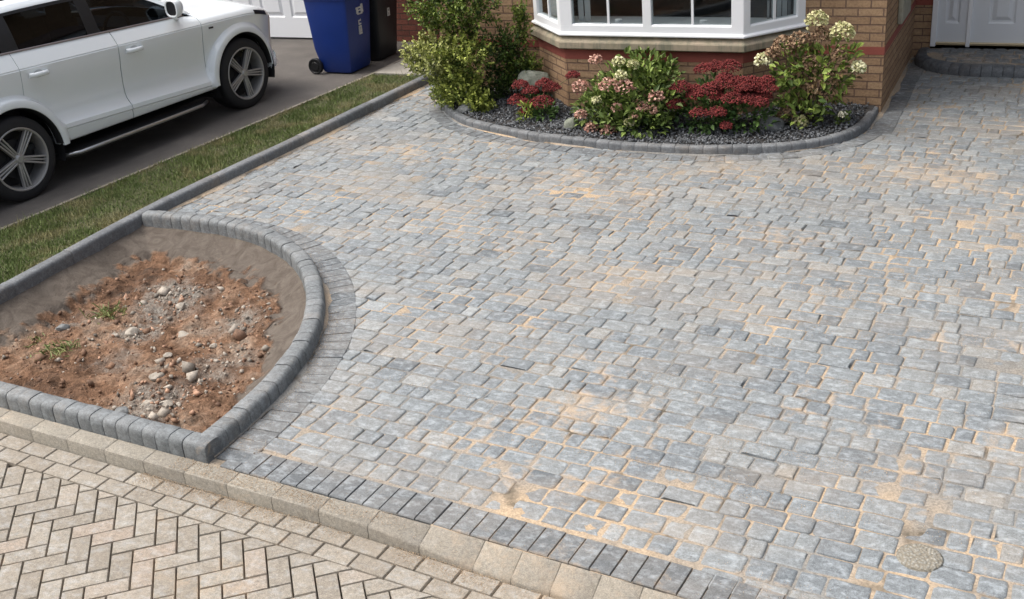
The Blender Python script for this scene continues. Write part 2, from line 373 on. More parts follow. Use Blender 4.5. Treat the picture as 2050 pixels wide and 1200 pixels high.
def rock_mat(name, a, b_):
    m, nt, b = newmat(name)
    oc = nd(nt, 'TexCoord').outputs['Object']; n = noise(nt, 18, 6, 0.7, oc)
    nt.links.new(ramp(nt, n, [(0.35, a), (0.65, b_)]), b.inputs['Base Color']); b.inputs['Roughness'].default_value = 0.9
    bump(nt, b, n, 0.015, 0.8); return m
M['rockgrey'] = rock_mat('grey_rock', (0.10, 0.105, 0.105), (0.23, 0.24, 0.24))
M['rockpale'] = rock_mat('pale_rock', (0.25, 0.22, 0.18), (0.44, 0.40, 0.34))
M['rocklichen'] = rock_mat('lichened_rock', (0.13, 0.15, 0.11), (0.30, 0.31, 0.26))

# ------------------------------------------------------------------ lines of the plan (metres; camera at the origin, x along the house front)
KA = -0.0600                                             # slope of the street kerb in plan
def kerb_y(x):                                           # back line of the street kerb, bending slightly to the right
    d = np.asarray(x, float) + 2.9
    return 3.69 - 0.0565 * d - 0.0095 * np.maximum(d, 0) ** 2
KD = np.array([1.0, KA]) / math.hypot(1, KA); KN = np.array([-KD[1], KD[0]])
SOIL_OUT = smooth_path([(-3.86, 3.80), (-3.868, 4.23), (-3.937, 4.689), (-4.085, 5.151), (-4.345, 5.61), (-4.685, 6.013), (-5.053, 6.313),
                        (-5.494, 6.53), (-5.972, 6.631), (-6.5, 6.65), (-6.80, 6.63)])
SOIL_MID = offset_path(SOIL_OUT, 0.062)
EDGE = smooth_path([(-6.80, 3.92), (-6.82, 4.9), (-6.86, 6.5), (-6.835, 7.3), (-6.70, 9.0), (-6.56, 11.2), (-6.47, 12.9)])
BED_OUT = smooth_path([(-5.93, 10.62), (-5.90, 10.3), (-5.84, 10.13), (-5.70, 9.93), (-5.318, 9.583), (-4.759, 9.35), (-4.223, 9.213), (-3.443, 9.121), (-2.75, 9.139),
                       (-2.333, 9.246), (-1.937, 9.417), (-1.612, 9.73), (-1.475, 10.137), (-1.46, 10.6)])
BED_MID = offset_path(BED_OUT, 0.04)
FRONT = [(x, kerb_y(x) + 0.063) for x in np.linspace(-6.86, -3.92, 40)]
SOIL_POLY = FRONT + SOIL_MID[3:] + [p for p in EDGE[::-1] if 4.0 < p[1] < 6.55]
BED_POLY = BED_MID + [(-1.5, 10.66), (-5.93, 10.66)]
FY, WX, DY = 10.62, -1.44, 12.80                         # house front, house side wall, door wall

# ------------------------------------------------------------------ ground and paving
g = MB(); g.poly([(-300, -300, -0.45), (300, -300, -0.45), (300, 300, -0.45), (-300, 300, -0.45)]); g.build('ground', M['ground'], kind='structure')

def rounded(x0, x1, y0, y1, r, jit=0.0):
    out = []
    for cx, cy, a in ((x1 - r, y0 + r, -90), (x1 - r, y1 - r, 0), (x0 + r, y1 - r, 90), (x0 + r, y0 + r, 180)):
        for k in (0, 45, 90):
            t = R(a + k); out.append((cx + r * math.cos(t) + random.uniform(-jit, jit), cy + r * math.sin(t) + random.uniform(-jit, jit)))
    return out
def shrink(pts, d):
    P = np.array(pts); c = P.mean(0); v = c - P; L = np.linalg.norm(v, axis=1)[:, None]
    return P + v / np.maximum(L, 1e-6) * np.minimum(d, L * 0.6)
def stone(mb, pts, z, rings, tilt=(0, 0), rnd=None, mi=0, base=-0.05):
    # a paving block: rings = [(inset, drop, edge value)] from the rim inwards, then a flat top
    n = len(pts); c = np.array(pts).mean(0); V = []; E = []; F = []
    for x, y in pts: V.append((x, y, z + base)); E.append(0.0)
    for ins, drop, ev in rings:
        for x, y in shrink(pts, ins):
            V.append((x, y, z - drop + tilt[0] * (x - c[0]) + tilt[1] * (y - c[1]))); E.append(ev)
    k = len(rings)
    for r in range(k):
        for i in range(n):
            j = (i + 1) % n; F.append((r * n + i, r * n + j, (r + 1) * n + j, (r + 1) * n + i))
    F.append(tuple(k * n + i for i in range(n)))
    mb.add(V, F, mi, rnd, E)

# driveway: courses of tumbled blocks in three lengths, on a bed of jointing sand
O = np.array([-3.9, 3.749])
drv = MB()
soil_keep = np.array(SOIL_OUT)
def local(a, b): return O + KD * a + KN * b
row = 0.083
skip_soil = FRONT + SOIL_OUT[3:] + [(-6.9, 6.6), (-6.95, 3.8)]
cands = []
while row < 9.6:
    a = -3.6 + random.uniform(0, 0.2); h = random.choice((0.116, 0.122, 0.128))
    while a < 6.6:
        L = random.choice((0.09, 0.12, 0.12, 0.178, 0.178, 0.19))
        cands.append((a, a + L, row, row + h)); a += L + random.uniform(0.004, 0.009)
    row += h + random.uniform(0.004, 0.008)
cen = np.array([local((c[0] + c[1]) / 2, (c[2] + c[3]) / 2) for c in cands])
bad = inside(cen, skip_soil) | inside(cen, BED_POLY) | ((cen[:, 1] > FY - 0.03) & (cen[:, 0] < WX)) | (cen[:, 1] > DY - 0.02)
ex = np.interp(cen[:, 1], [p[1] for p in EDGE], [p[0] for p in EDGE]); bad |= cen[:, 0] < ex - 0.02
bad |= cen[:, 1] < kerb_y(cen[:, 0]) + 0.172
bad &= ~((cen[:, 1] > FY - 0.03) & (cen[:, 0] < -6.25) & (cen[:, 0] > ex - 0.02) & (cen[:, 1] < DY))
MAN = local(3.60, 0.61)                                   # middle of the round patch
bad |= np.hypot(cen[:, 0] + 0.29, cen[:, 1] - 4.15) < 0.07
for c, p, b_ in zip(cands, cen, bad):
    if b_: continue
    out = [tuple(local(x, y)) for x, y in rounded(c[0], c[1], c[2], c[3], random.uniform(0.006, 0.017), 0.0035)]
    z = random.uniform(-0.005, 0.003)
    stone(drv, out, z, [(0.0, 0.012, 0.0), (0.003, 0.0045, 0.15), (0.009, 0.0009, 0.6), (0.024, 0.0, 1.0)], (random.uniform(-.011, .011), random.uniform(-.014, .014)))
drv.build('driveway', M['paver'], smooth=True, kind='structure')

def sheet(name, x0, x1, y0, y1, res, zf, mat, keep=None, edgef=None, kind='structure'):
    nx, ny = int((x1 - x0) / res) + 1, int((y1 - y0) / res) + 1
    X, Y = np.meshgrid(np.linspace(x0, x1, nx), np.linspace(y0, y1, ny))
    Z = zf(X, Y); V = np.c_[X.ravel(), Y.ravel(), Z.ravel()]
    i = np.arange(ny - 1)[:, None] * nx + np.arange(nx - 1)[None, :]
    F = np.stack([i, i + 1, i + nx + 1, i + nx], -1).reshape(-1, 4)
    if keep is not None: F = F[keep(V[F].mean(1)[:, :2])]
    me_o = raw_mesh(name, V, F, mat, smooth=True)
    if edgef is not None:
        a = me_o.data.attributes.new('edge', 'FLOAT', 'POINT'); a.data.foreach_set('value', edgef(V).astype(np.float32))
    if kind: me_o['kind'] = kind
    return me_o
def sand_z(X, Y): return -0.0070 + 0.009 * (fbm(X * 2.2, Y * 2.2, 3, 5) - 0.5) + 0.009 * (fbm(X * 9, Y * 9, 3, 9) - 0.5)
def sand_keep(P):
    k = ~inside(P, skip_soil) & ~inside(P, BED_POLY)
    k &= P[:, 0] > np.interp(P[:, 1], [p[1] for p in EDGE], [p[0] for p in EDGE]) - 0.03
    return k & (P[:, 1] > kerb_y(P[:, 0]) + 0.004)
sheet('sand_bed', -6.95, 2.6, 3.35, 13.0, 0.03, sand_z, M['sand'], sand_keep)

def soldier(mb, path, width, blk=0.103, z=0.004, side=-1, gap=0.005):
    # blocks laid side by side across a line, from the line outwards
    P, L = resample(path, blk); Q = np.array(offset_path([tuple(p) for p in P], side * width))
    for i in range(len(P) - 1):
        t = (P[i + 1] - P[i]); t = t / np.linalg.norm(t) * gap / 2
        quad = [P[i] + t, P[i + 1] - t, Q[i + 1] - t, Q[i] + t]
        stone(mb, [tuple(q) for q in quad], z + random.uniform(-.002, .002), [(0, 0.006, 0.0), (0.005, 0.001, 0.4), (0.02, 0.0, 1.0)])
brd = MB()
soldier(brd, offset_path(SOIL_OUT, -0.012), 0.20)
soldier(brd, [(x, kerb_y(x) + 0.006) for x in np.linspace(-3.78, 2.6, 60)], 0.19, side=1)
soldier(brd, offset_path(BED_OUT, -0.03), 0.14, blk=0.12)
soldier(brd, [(WX + 0.035, y) for y in np.linspace(DY, 10.0, 20)], 0.155, blk=0.2, side=1)
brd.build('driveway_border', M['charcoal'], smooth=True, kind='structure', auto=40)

# sweep of kerb blocks along a line
def sweep(mb, path, prof, blk, gap=0.004, sub=2, z0=0.0, dz=0.003, mi=0, jitter=0.0):
    P, L = resample(path, blk / sub); n = (len(P) - 1) // sub
    T = np.gradient(P, axis=0); T /= np.linalg.norm(T, axis=1)[:, None]; Nn = np.c_[-T[:, 1], T[:, 0]]
    cz = np.mean([p[1] for p in prof]); co = np.mean([p[0] for p in prof])
    for b in range(n):
        i0 = b * sub; rows = []; zz = z0 + random.uniform(-dz, dz); off = random.uniform(-jitter, jitter)
        idx = list(range(i0, i0 + sub + 1)); m = len(idx)
        def rowat(p, nn, s): return [(p[0] + nn[0] * (co + (o - co) * s + off), p[1] + nn[1] * (co + (o - co) * s + off), zz + (z if s == 1 else cz + (z - cz) * s)) for o, z in prof]
        t0, t1 = T[i0], T[idx[-1]]
        rows.append(rowat(P[i0] + t0 * gap / 2, Nn[i0], 0.965)); rows.append(rowat(P[i0] + t0 * (gap / 2 + 0.005), Nn[i0], 1))
        for k in idx[1:-1]: rows.append(rowat(P[k], Nn[k], 1))
        rows.append(rowat(P[idx[-1]] - t1 * (gap / 2 + 0.005), Nn[idx[-1]], 1)); rows.append(rowat(P[idx[-1]] - t1 * gap / 2, Nn[idx[-1]], 0.965))
        mb.grid(rows, mi); r_ = mb.r[-1]
        mb.add(rows[0], [range(len(prof))], mi, r_); mb.add(rows[-1], [range(len(prof) - 1, -1, -1)], mi, r_)
def halfround(w, h, deep=0.12):
    a = w / 2
    return [(-a, -deep), (-a, h * 0.58), (-a * 0.95, h * 0.77), (-a * 0.82, h * 0.91), (-a * 0.55, h * 0.985), (0, h), (a * 0.55, h * 0.985), (a * 0.82, h * 0.91), (a * 0.95, h * 0.77), (a, h * 0.58), (a, -deep)]
def edging(name, paths, w, h, blk, mats, gap=0.004, jitter=0.0):
    mb = MB(); core = [(o * 0.93, z - 0.006 if z > 0 else z) for o, z in halfround(w, h)]
    for pth in paths:
        sweep(mb, pth, halfround(w, h), blk, gap, jitter=jitter)
        P, L = resample(pth, 0.1); T = np.gradient(P, axis=0); T /= np.linalg.norm(T, axis=1)[:, None]
        mb.grid([[(p[0] - t[1] * o, p[1] + t[0] * o, z) for o, z in core] for p, t in zip(P, T)], 1)
    return mb.build(name, mats, smooth=True, kind='structure', auto=50)
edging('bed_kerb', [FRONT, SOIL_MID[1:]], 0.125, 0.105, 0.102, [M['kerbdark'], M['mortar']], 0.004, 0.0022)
edging('lawn_kerb', [EDGE], 0.115, 0.095, 0.60, [M['bedkerb'], M['bedkerb']], 0.003)
edging('flower_bed_kerb', [BED_MID], 0.085, 0.075, 0.125, [M['bedkerb'], M['mortar']], 0.005, 0.001)
cap = MB(); sweep(cap, [(-3.93, 3.813), (-3.855, 3.809)], halfround(0.127, 0.107), 0.1, sub=1); cap.build('corner_kerb', [M['charcoal']], smooth=True, kind='structure', auto=50)

ROADZ = -0.082
# loose sand brushed into the angles along the kerbs
def sand_line(name, path, base, w, z, seed, side=-1, bias=0.4):
    P, L = resample(path, 0.02); Q = [tuple(p) for p in P]; s = np.linspace(0, L, len(P))
    wd = np.clip(fbm(s * 2.3, s * 0 + seed, 4, seed) - bias, 0, 1) * w * 2.2 + 0.004
    T = np.gradient(P, axis=0); T /= np.linalg.norm(T, axis=1)[:, None]; Nn = np.c_[-T[:, 1], T[:, 0]] * side
    mb = MB(); rows = []
    for i in range(len(P)):
        rows.append([(*(P[i] + Nn[i] * (base - 0.012)), z + 0.006), (*(P[i] + Nn[i] * (base + wd[i] * 0.5)), z + 0.003), (*(P[i] + Nn[i] * (base + wd[i])), z - 0.006)])
    mb.grid(rows); return mb.build(name, M['sand'], smooth=True, kind='structure')
sand_line('sand_line', SOIL_OUT, 0.0, 0.085, 0.0065, 3, bias=0.42)
sand_line('sand_line', BED_OUT, -0.004, 0.035, 0.0065, 5, bias=0.3)
sand_line('sand_line', [p for p in EDGE if p[1] > 6.75], 0.052, 0.10, 0.006, 7, bias=0.38)
sand_line('sand_line', [(WX, y) for y in np.linspace(DY, 10.1, 40)], -0.002, 0.07, 0.0065, 9, side=1, bias=0.25)

# street kerb in buff stone, dropping towards the drive entrance
kb = MB(); P, L = resample([(x, kerb_y(x)) for x in np.linspace(-9.0, 3.0, 200)], 0.1)
k = 0
while k < len(P) - 3:
    ln = 3 if P[k][0] < -2.2 else 2
    j = min(k + ln, len(P) - 1); rows = []
    for q, p in ((0, P[k] + KD * 0.0015), (1, P[k] + KD * 0.005), (2, P[j] - KD * 0.005), (3, P[j] - KD * 0.0015)):
        t = min(1, max(0, (p[0] + 2.85) / 0.75)); s = 0.0025 if q in (0, 3) else 0.0
        zf = -0.004 - 0.062 * t; w = 0.113 + 0.022 * t
        pr = [(0.0, -0.2), (0.0, -0.005 - s), (-0.006, 0.001 - s), (-w + 0.012, zf * 0.88 - s), (-w + 0.004, zf - 0.003 - s), (-w, zf - 0.010 - s), (-w - 0.004, -0.25)]
        rows.append([(p[0] + KN[0] * o, p[1] + KN[1] * o, z) for o, z in pr])
    kb.grid(rows); k = j
rows = []
for p in P:
    t = min(1, max(0, (p[0] + 2.85) / 0.75)); zf = -0.004 - 0.062 * t; w = 0.113 + 0.022 * t
    rows.append([(p[0] + KN[0] * o, p[1] + KN[1] * o, z - 0.003) for o, z in ((-0.003, -0.2), (-0.003, -0.003), (-w + 0.012, zf * 0.88), (-w + 0.004, zf - 0.008), (-w + 0.003, -0.25))])
kb.grid(rows, rnd=0.3)
kb.build('street_kerb', M['buffkerb'], smooth=True, kind='structure', auto=35)

# block paved road: two stretcher courses, then herringbone
ROADZ = -0.082
road = MB(); drop = lambda x: -0.018 * min(1, max(0, (x + 2.85) / 0.75))
for c in (0, 1):
    a = -5.2 - 0.1 * c
    while a < 6.5:
        p = []
        off = -0.122 - 0.106 * c
        for aa, bb in ((a, off), (a, off - 0.101), (a + 0.204, off - 0.101), (a + 0.204, off)):
            x_ = -3.9 + KD[0] * aa; q = np.array([x_, float(kerb_y(x_))]) + KN * (bb + drop(x_)); p.append(tuple(q))
        stone(road, p, ROADZ + random.uniform(-.002, .001), [(0, 0.008, 0.0), (0.006, 0.001, 0.4), (0.02, 0, 1.0)]); a += 0.2095
LO = np.array([-3.81817, 3.09716]); LA, LB = 0.081372, 0.067190
def lat(u, v): return LO + np.array([u * LA + v * LB, u * LB - v * LA])
def clip(poly, n, d):                       # keep points with p.n <= d
    out = []
    for i in range(len(poly)):
        a, b_ = poly[i], poly[(i + 1) % len(poly)]; da, db = a @ n - d, b_ @ n - d
        if da <= 0: out.append(a)
        if da * db < 0: out.append(a + (b_ - a) * da / (da - db))
    return out
for kk in range(-60, 60):
    for mm in range(-30, 30):
        for (u0, v0, lu, lv) in ((kk, kk + 4 * mm, 2, 1), (kk, kk + 1 + 4 * mm, 1, 2)):
            ctr = lat(u0 + lu / 2, v0 + lv / 2)
            if not (-9.2 < ctr[0] < 2.2 and 0.6 < ctr[1] < 3.9): continue
            gp = 0.027
            q = [lat(u0 + gp, v0 + gp), lat(u0 + gp, v0 + lv - gp), lat(u0 + lu - gp, v0 + lv - gp), lat(u0 + lu - gp, v0 + gp)]
            dlim = (O + KN * (-0.122 - 0.212 + drop(ctr[0]))) @ KN
            dlim += (float(kerb_y(ctr[0])) - (O[1] + KA * (ctr[0] + 3.9))) * KN[1]
            q = clip(q, KN, dlim)
            if len(q) < 3: continue
            P_ = np.array(q); ar = 0.5 * abs(np.dot(P_[:, 0], np.roll(P_[:, 1], 1)) - np.dot(P_[:, 1], np.roll(P_[:, 0], 1)))
            if ar < 0.0012: continue
            stone(road, [tuple(t) for t in q], ROADZ + random.uniform(-.002, .001), [(0, 0.008, 0.0), (0.005, 0.001, 0.4), (0.018, 0, 1.0)])
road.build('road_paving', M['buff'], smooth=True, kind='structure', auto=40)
rb = MB(); rb.poly([(-40, -25, ROADZ - 0.009), (30, -25, ROADZ - 0.009), (30, kerb_y(30) - 0.05, ROADZ - 0.009), (-40, kerb_y(-40) - 0.05, ROADZ - 0.009)])
rb.build('road', M['joint'], kind='structure')

# neighbour's tarmac drive, lawn strip, slab path
def lawn_x(y): return -8.03 + (y - 6.1) * 0.1075
tb = MB(); tb.poly([(-20, 3.9, 0.0), (lawn_x(3.6), 3.75, 0.0), (lawn_x(11.27), 11.27, 0.0), (-7.55, 12.98, 0.0), (-20, 12.98, 0.0)]); tb.build('tarmac', M['tarmac'], kind='structure')
eb = MB(); yy = np.linspace(3.8, 12.9, 30); xs = [lawn_x(y) if y < 11.27 else lawn_x(11.27) for y in yy]
eb.grid([[(x, y, -0.05), (x, y, 0.018), (x + 0.045, y, 0.02), (x + 0.045, y, -0.05)] for x, y in zip(xs, yy)]); eb.build('lawn_edging', M['edgestrip'], kind='structure')
def lawn_keep(P): return (P[:, 0] > lawn_x(P[:, 1]) + 0.03) & (P[:, 0] < np.interp(P[:, 1], [p[1] for p in EDGE], [p[0] for p in EDGE]) - 0.02)
sheet('lawn', -8.4, -6.4, 3.9, 11.24, 0.04, lambda X, Y: 0.008 + 0.03 * (fbm(X * 3, Y * 3, 3, 3) - 0.4), M['lawnsoil'], lawn_keep)
N_ = 62000
gp_ = np.c_[RNG.uniform(-8.4, -6.4, N_ * 2), RNG.uniform(3.95, 11.26, N_ * 2)]
gp_ = gp_[lawn_keep(gp_)][:N_]; n_ = len(gp_)
tone = fbm(gp_[:, 0] * 1.6, gp_[:, 1] * 1.6, 3, 21); dry = fbm(gp_[:, 0] * 5, gp_[:, 1] * 5, 3, 31)
h_ = RNG.uniform(0.018, 0.045, n_) * (0.7 + 0.6 * tone) * (1 + 0.9 * (RNG.uniform(size=n_) < 0.05)); an = RNG.uniform(0, 2 * np.pi, n_); ln = RNG.uniform(0.1, 0.9, n_) * h_
w_ = RNG.uniform(0.0025, 0.005, n_); la = RNG.uniform(0, 2 * np.pi, n_)
b0 = np.c_[gp_, np.full(n_, 0.005)]; V = np.empty((n_ * 3, 3))
V[0::3] = b0 + np.c_[np.cos(an) * w_, np.sin(an) * w_, 0 * w_]; V[1::3] = b0 - np.c_[np.cos(an) * w_, np.sin(an) * w_, 0 * w_]
V[2::3] = b0 + np.c_[np.cos(la) * ln, np.sin(la) * ln, h_]
ca, cb, cc = np.array([0.078, 0.122, 0.032]), np.array([0.19, 0.235, 0.075]), np.array([0.30, 0.255, 0.13])
gc = ca + (cb - ca) * np.clip(tone + RNG.normal(0, .25, n_), 0, 1)[:, None]
m_ = np.clip((dry - 0.50) * 6 + RNG.normal(0, .3, n_), 0, 1)[:, None]; gc = gc * (1 - m_ * .7) + cc * m_ * .7
tag(raw_mesh('grass', V, np.arange(n_ * 3).reshape(-1, 3), M['grass'], None, gc), 'short patchy green grass of the narrow lawn strip', 'grass')['kind'] = 'stuff'
sp = MB(); y = 11.29
while y < 12.8:
    x = lawn_x(11.27) + 0.06
    for w in (0.42, 0.40): sp.box(x, x + w - 0.008, y, min(y + 0.43, 12.95), -0.05, 0.028 + random.uniform(-.003, .003)); x += w
    y += 0.44
sp.build('slab_path', M['slab'], kind='structure', bevel=0.004)

# ------------------------------------------------------------------ the house
house = thing('brick_house', 'buff brick house with white bay window and white front door behind the paved drive', 'house', (0, 0, 0))
H = 5.0
def wall_quad(mb, a, b, z0, z1, mi=0): mb.poly([(a[0], a[1], z0), (b[0], b[1], z0), (b[0], b[1], z1), (a[0], a[1], z1)], mi)
BAY = [(-4.94, FY), (-4.42, 10.10), (-2.61, 10.10), (-2.16, FY)]
BAYB = [(-4.905, FY), (-4.405, 10.135), (-2.625, 10.135), (-2.195, FY)]
wb = MB()
wall_quad(wb, (-6.08, FY), (-4.9, FY), -0.2, H); wall_quad(wb, (-2.2, FY), (WX, FY), -0.2, H); wall_quad(wb, (-4.9, FY), (-2.2, FY), 2.2, H)
wall_quad(wb, (WX, FY), (WX, DY), -0.2, H)
wall_quad(wb, (WX, DY), (-1.262, DY), -0.2, H); wall_quad(wb, (0.20, DY), (3.2, DY), -0.2, H); wall_quad(wb, (-1.262, DY), (0.20, DY), 2.25, H)
wall_quad(wb, (-6.08, 13.2), (-6.08, FY), -0.2, H)
wall_quad(wb, (3.2, DY), (3.2, 18), -0.2, H); wall_quad(wb, (3.2, 18), (-6.08, 18), -0.2, H); wall_quad(wb, (-6.08, 18), (-6.08, 13.2), -0.2, H)
for i in range(3): wall_quad(wb, BAYB[i], BAYB[i + 1], -0.2, 0.70)
wb.build('wall', M['brick'], house, uv=True)
# red brick band, 4 mm proud of the wall
def shifted(path, d): return offset_path(path, d)
bd = MB(); d = 0.004
line = [(-6.2 - d, FY - d), (-4.905, FY - d)]
def strip(p, z0, z1, t=0.012):
    for a, b in zip(p[:-1], p[1:]):
        v = np.array(b) - np.array(a); v = v / np.linalg.norm(v); n = np.array([v[1], -v[0]])
        A, B = np.array(a), np.array(b)
        bd.add([(*A, z0), (*B, z0), (*B, z1), (*A, z1), (*(A - n * t), z1), (*(B - n * t), z1), (*(A - n * t), z0), (*(B - n * t), z0)], [(0, 1, 2, 3), (3, 2, 5, 4), (1, 0, 6, 7)])
strip([(-6.08, FY - d), (-4.907, FY - d)], 0.553, 0.625)
strip([(-4.909, FY - d), (-4.407, 10.131), (-2.623, 10.131), (-2.191, FY - d)], 0.566, 0.66)
strip([(-2.193, FY - d), (WX + d, FY - d)], 0.553, 0.625); strip([(WX + d, FY - d), (WX + d, DY - d)], 0.553, 0.625)
strip([(WX + d, DY - d), (-1.262, DY - d)], 0.553, 0.625)
bd.build('brick_band', M['band'], house)
# stone sill of the bay: sloping weathered top, upright front
def ring(path, d):      # expand the bay outline outwards
    P = [np.array(p) for p in path]; out = []
    for i, p in enumerate(P):
        ns = []
        for a, b in ((i - 1, i), (i, i + 1)):
            if a < 0 or b >= len(P): continue
            v = P[b] - P[a]; v = v / np.linalg.norm(v); ns.append(np.array([v[1], -v[0]]))
        n = sum(ns) / len(ns); n = n / (n @ ns[0]) if len(ns) > 1 else n
        q = p + n * d
        if i in (0, len(P) - 1): q = p + np.array([(-1 if i == 0 else 1) * abs(d) * 1.4 * (1 if d > 0 else -1), 0])
        out.append(q)
    return out
sl = MB(); rows = []
for dd, z in ((-0.12, 0.682), (0.030, 0.682), (0.036, 0.690), (0.036, 0.742), (0.030, 0.752), (-0.03, 0.800), (-0.12, 0.802)):
    rows.append([(q[0], q[1], z) for q in ring(BAY, dd)])
sl.grid([list(r) for r in zip(*rows)]); sl.build('stone_sill', M['stone'], house)
# bay window: frame, panes, glazing bars, inner sill, blinds
win = MB(); bay_parts = []
FZ0, FZ1 = 0.803, 2.05
rows = [[(q[0], q[1], z) for q in ring(BAY, dd)] for dd, z in ((-0.09, 0.806), (0.022, 0.806), (0.024, 0.812), (0.024, 0.826), (0.004, 0.838), (0.0, 0.842), (0.0, 0.905), (-0.012, 0.918), (-0.07, 0.920))]
win.grid([list(r) for r in zip(*rows)])
rows = [[(q[0], q[1], z) for q in ring(BAY, dd)] for dd, z in ((-0.07, 1.96), (0.0, 1.96), (0.0, 2.08), (-0.07, 2.08))]
win.grid([list(r) for r in zip(*rows)])
def post(a, b, t0, t1, z0, z1, th=0.07, fwd=0.0):
    a, b = np.array(a), np.array(b); v = b - a; n = np.array([v[1], -v[0]]) / np.linalg.norm(v)
    p0, p1 = a + v * t0 + n * fwd, a + v * t1 + n * fwd
    win.prism([tuple(p0), tuple(p1), tuple(p1 - n * th), tuple(p0 - n * th)], z0, z1)
FR = [(0.0, 0.068), (0.466, 0.514), (0.937, 1.0)]
for t0, t1 in FR: post(BAY[1], BAY[2], t0, t1, 0.90, 1.97, fwd=0.0)
for t0, t1 in ((0.0, 0.13), (0.90, 1.0)): post(BAY[0], BAY[1], t0, t1, 0.90, 1.97, fwd=0.001)
for t0, t1 in ((0.0, 0.11), (0.87, 1.0)): post(BAY[2], BAY[3], t0, t1, 0.90, 1.97, fwd=0.001)
bay_win = thing('bay_window', '', 'x'); del bay_win['label']; del bay_win['category']; bay_win.parent = house
win.build('window_frame', M['upvc'], bay_win, bevel=0.006, recalc=False)
for a_, b_, t0_, t1_ in ((BAY[1], BAY[2], 0.267, 0.279), (BAY[1], BAY[2], 0.726, 0.738), (BAY[0], BAY[1], 0.50, 0.535), (BAY[2], BAY[3], 0.50, 0.535)):
    win = MB(); post(a_, b_, t0_, t1_, 0.915, 1.965, 0.02, -0.018); win.build('glazing_bar', M['upvc'], bay_win)
for (a, b) in ((BAY[0], BAY[1]), (BAY[1], BAY[2]), (BAY[2], BAY[3])):
    pn = MB(); a, b = np.array(a), np.array(b); v = b - a; n = np.array([v[1], -v[0]]) / np.linalg.norm(v)
    A, B = a + v * 0.03 - n * 0.03, b - v * 0.03 - n * 0.03
    wall_quad(pn, A, B, 0.91, 1.97); pn.build('pane', M['glass'], bay_win)
ins = MB(); ins.poly([(-4.85, FY + 0.1, 0.86), (-4.37, 10.19, 0.86), (-2.66, 10.19, 0.86), (-2.25, FY + 0.1, 0.86)]); ins.build('inner_sill', M['upvc'], bay_win)
for (a, b, t0, t1) in ((BAY[0], BAY[1], 0.14, 0.92), (BAY[2], BAY[3], 0.48, 0.9), (BAY[1], BAY[2], 0.085, 0.13)):
    bl = MB(); a, b = np.array(a), np.array(b); v = b - a; L = np.linalg.norm(v); n = np.array([v[1], -v[0]]) / L; t = t0
    while t < t1:
        w = 0.05 / L; p = a + v * t - n * random.uniform(0.10, 0.125); q = a + v * (t + w) - n * random.uniform(0.115, 0.145)
        wall_quad(bl, p, q, 0.90 if L < 1 else 0.92, 2.0); t += w * random.uniform(1.02, 1.3)
    bl.build('blind', M['blinds'], bay_win)
rm = MB(); rm.box(-6.1, -1.55, FY + 0.12, 14.5, 0.05, 2.5); rm.build('room', M['room'], house)
rmo = bpy.data.objects['room']; bm = bmesh.new(); bm.from_mesh(rmo.data)
bmesh.ops.delete(bm, geom=[f for f in bm.faces if f.normal.y < -0.9], context='FACES'); bmesh.ops.reverse_faces(bm, faces=bm.faces); bm.to_mesh(rmo.data); bm.free()
br = MB(); rows = [[(q[0], q[1], z) for q in ring(BAY, dd)] for dd, z in ((-0.1, 2.08), (0.10, 2.08), (0.10, 2.14), (-0.42, 2.62))]
br.grid([list(r) for r in zip(*rows)]); br.build('bay_roof', M['rooftile'], house)
rf = MB(); rf.add([(-6.6, 10.2, 4.9), (3.6, 10.2, 4.9), (3.6, 18.4, 4.9), (-6.6, 18.4, 4.9), (-6.6, 14.3, 7.4), (3.6, 14.3, 7.4), (-6.6, 10.2, 5.0), (3.6, 10.2, 5.0), (3.6, 18.4, 5.0), (-6.6, 18.4, 5.0)],
                 [(0, 1, 7, 6), (2, 3, 9, 8), (6, 7, 5, 4), (8, 9, 4, 5), (0, 6, 4, 9, 3), (1, 2, 8, 5, 7), (3, 2, 1, 0)]); rf.build('roof', M['rooftile'], house)
# front door with side panel
dr = thing('front_door', '', 'x'); del dr['label']; del dr['category']; dr.parent = house
fr = MB(); y0, y1 = DY - 0.03, DY + 0.06
for x0, x1 in ((-1.262, -1.205), (-0.905, -0.862), (0.16, 0.21)): fr.box(x0, x1, y0, y1, 0.115, 2.25)
fr.box(-1.205, -0.905, y0, y1, 2.19, 2.25); fr.box(-0.862, 0.16, y0, y1, 2.19, 2.25); fr.build('door_frame', M['upvc'], dr, bevel=0.006)
th = MB(); th.box(-1.205, -0.905, y0 - 0.005, DY + 0.05, 0.135, 0.162); th.box(-0.862, 0.16, y0 - 0.005, DY + 0.05, 0.135, 0.162); th.build('threshold', M['brass'], dr, bevel=0.004)
def panel(mb, x0, x1, y, z0, z1, d=0.014):         # raised and fielded panel on a face looking at -y
    for i, (ins, yy) in enumerate(((0.0, y), (0.018, y + d), (0.036, y + d), (0.075, y - 0.004))):
        r_ = [(x0 + ins, yy, z0 + ins), (x1 - ins, yy, z0 + ins), (x1 - ins, yy, z1 - ins), (x0 + ins, yy, z1 - ins)]
        if i: mb.add(prev + r_, [(k, (k + 1) % 4, 4 + (k + 1) % 4, 4 + k) for k in range(4)])
        prev = r_
    mb.poly(prev)
def slab_with(mb, x0, x1, y, z0, z1, holes):       # flat face at y with rectangular holes on one grid
    xs = sorted({x0, x1, *[h[0] for h in holes], *[h[1] for h in holes]}); zs = sorted({z0, z1, *[h[2] for h in holes], *[h[3] for h in holes]})
    for a, b in zip(xs[:-1], xs[1:]):
        for c, d_ in zip(zs[:-1], zs[1:]):
            cx, cz = (a + b) / 2, (c + d_) / 2
            if any(h[0] < cx < h[1] and h[2] < cz < h[3] for h in holes): continue
            mb.poly([(a, y, c), (b, y, c), (b, y, d_), (a, y, d_)])
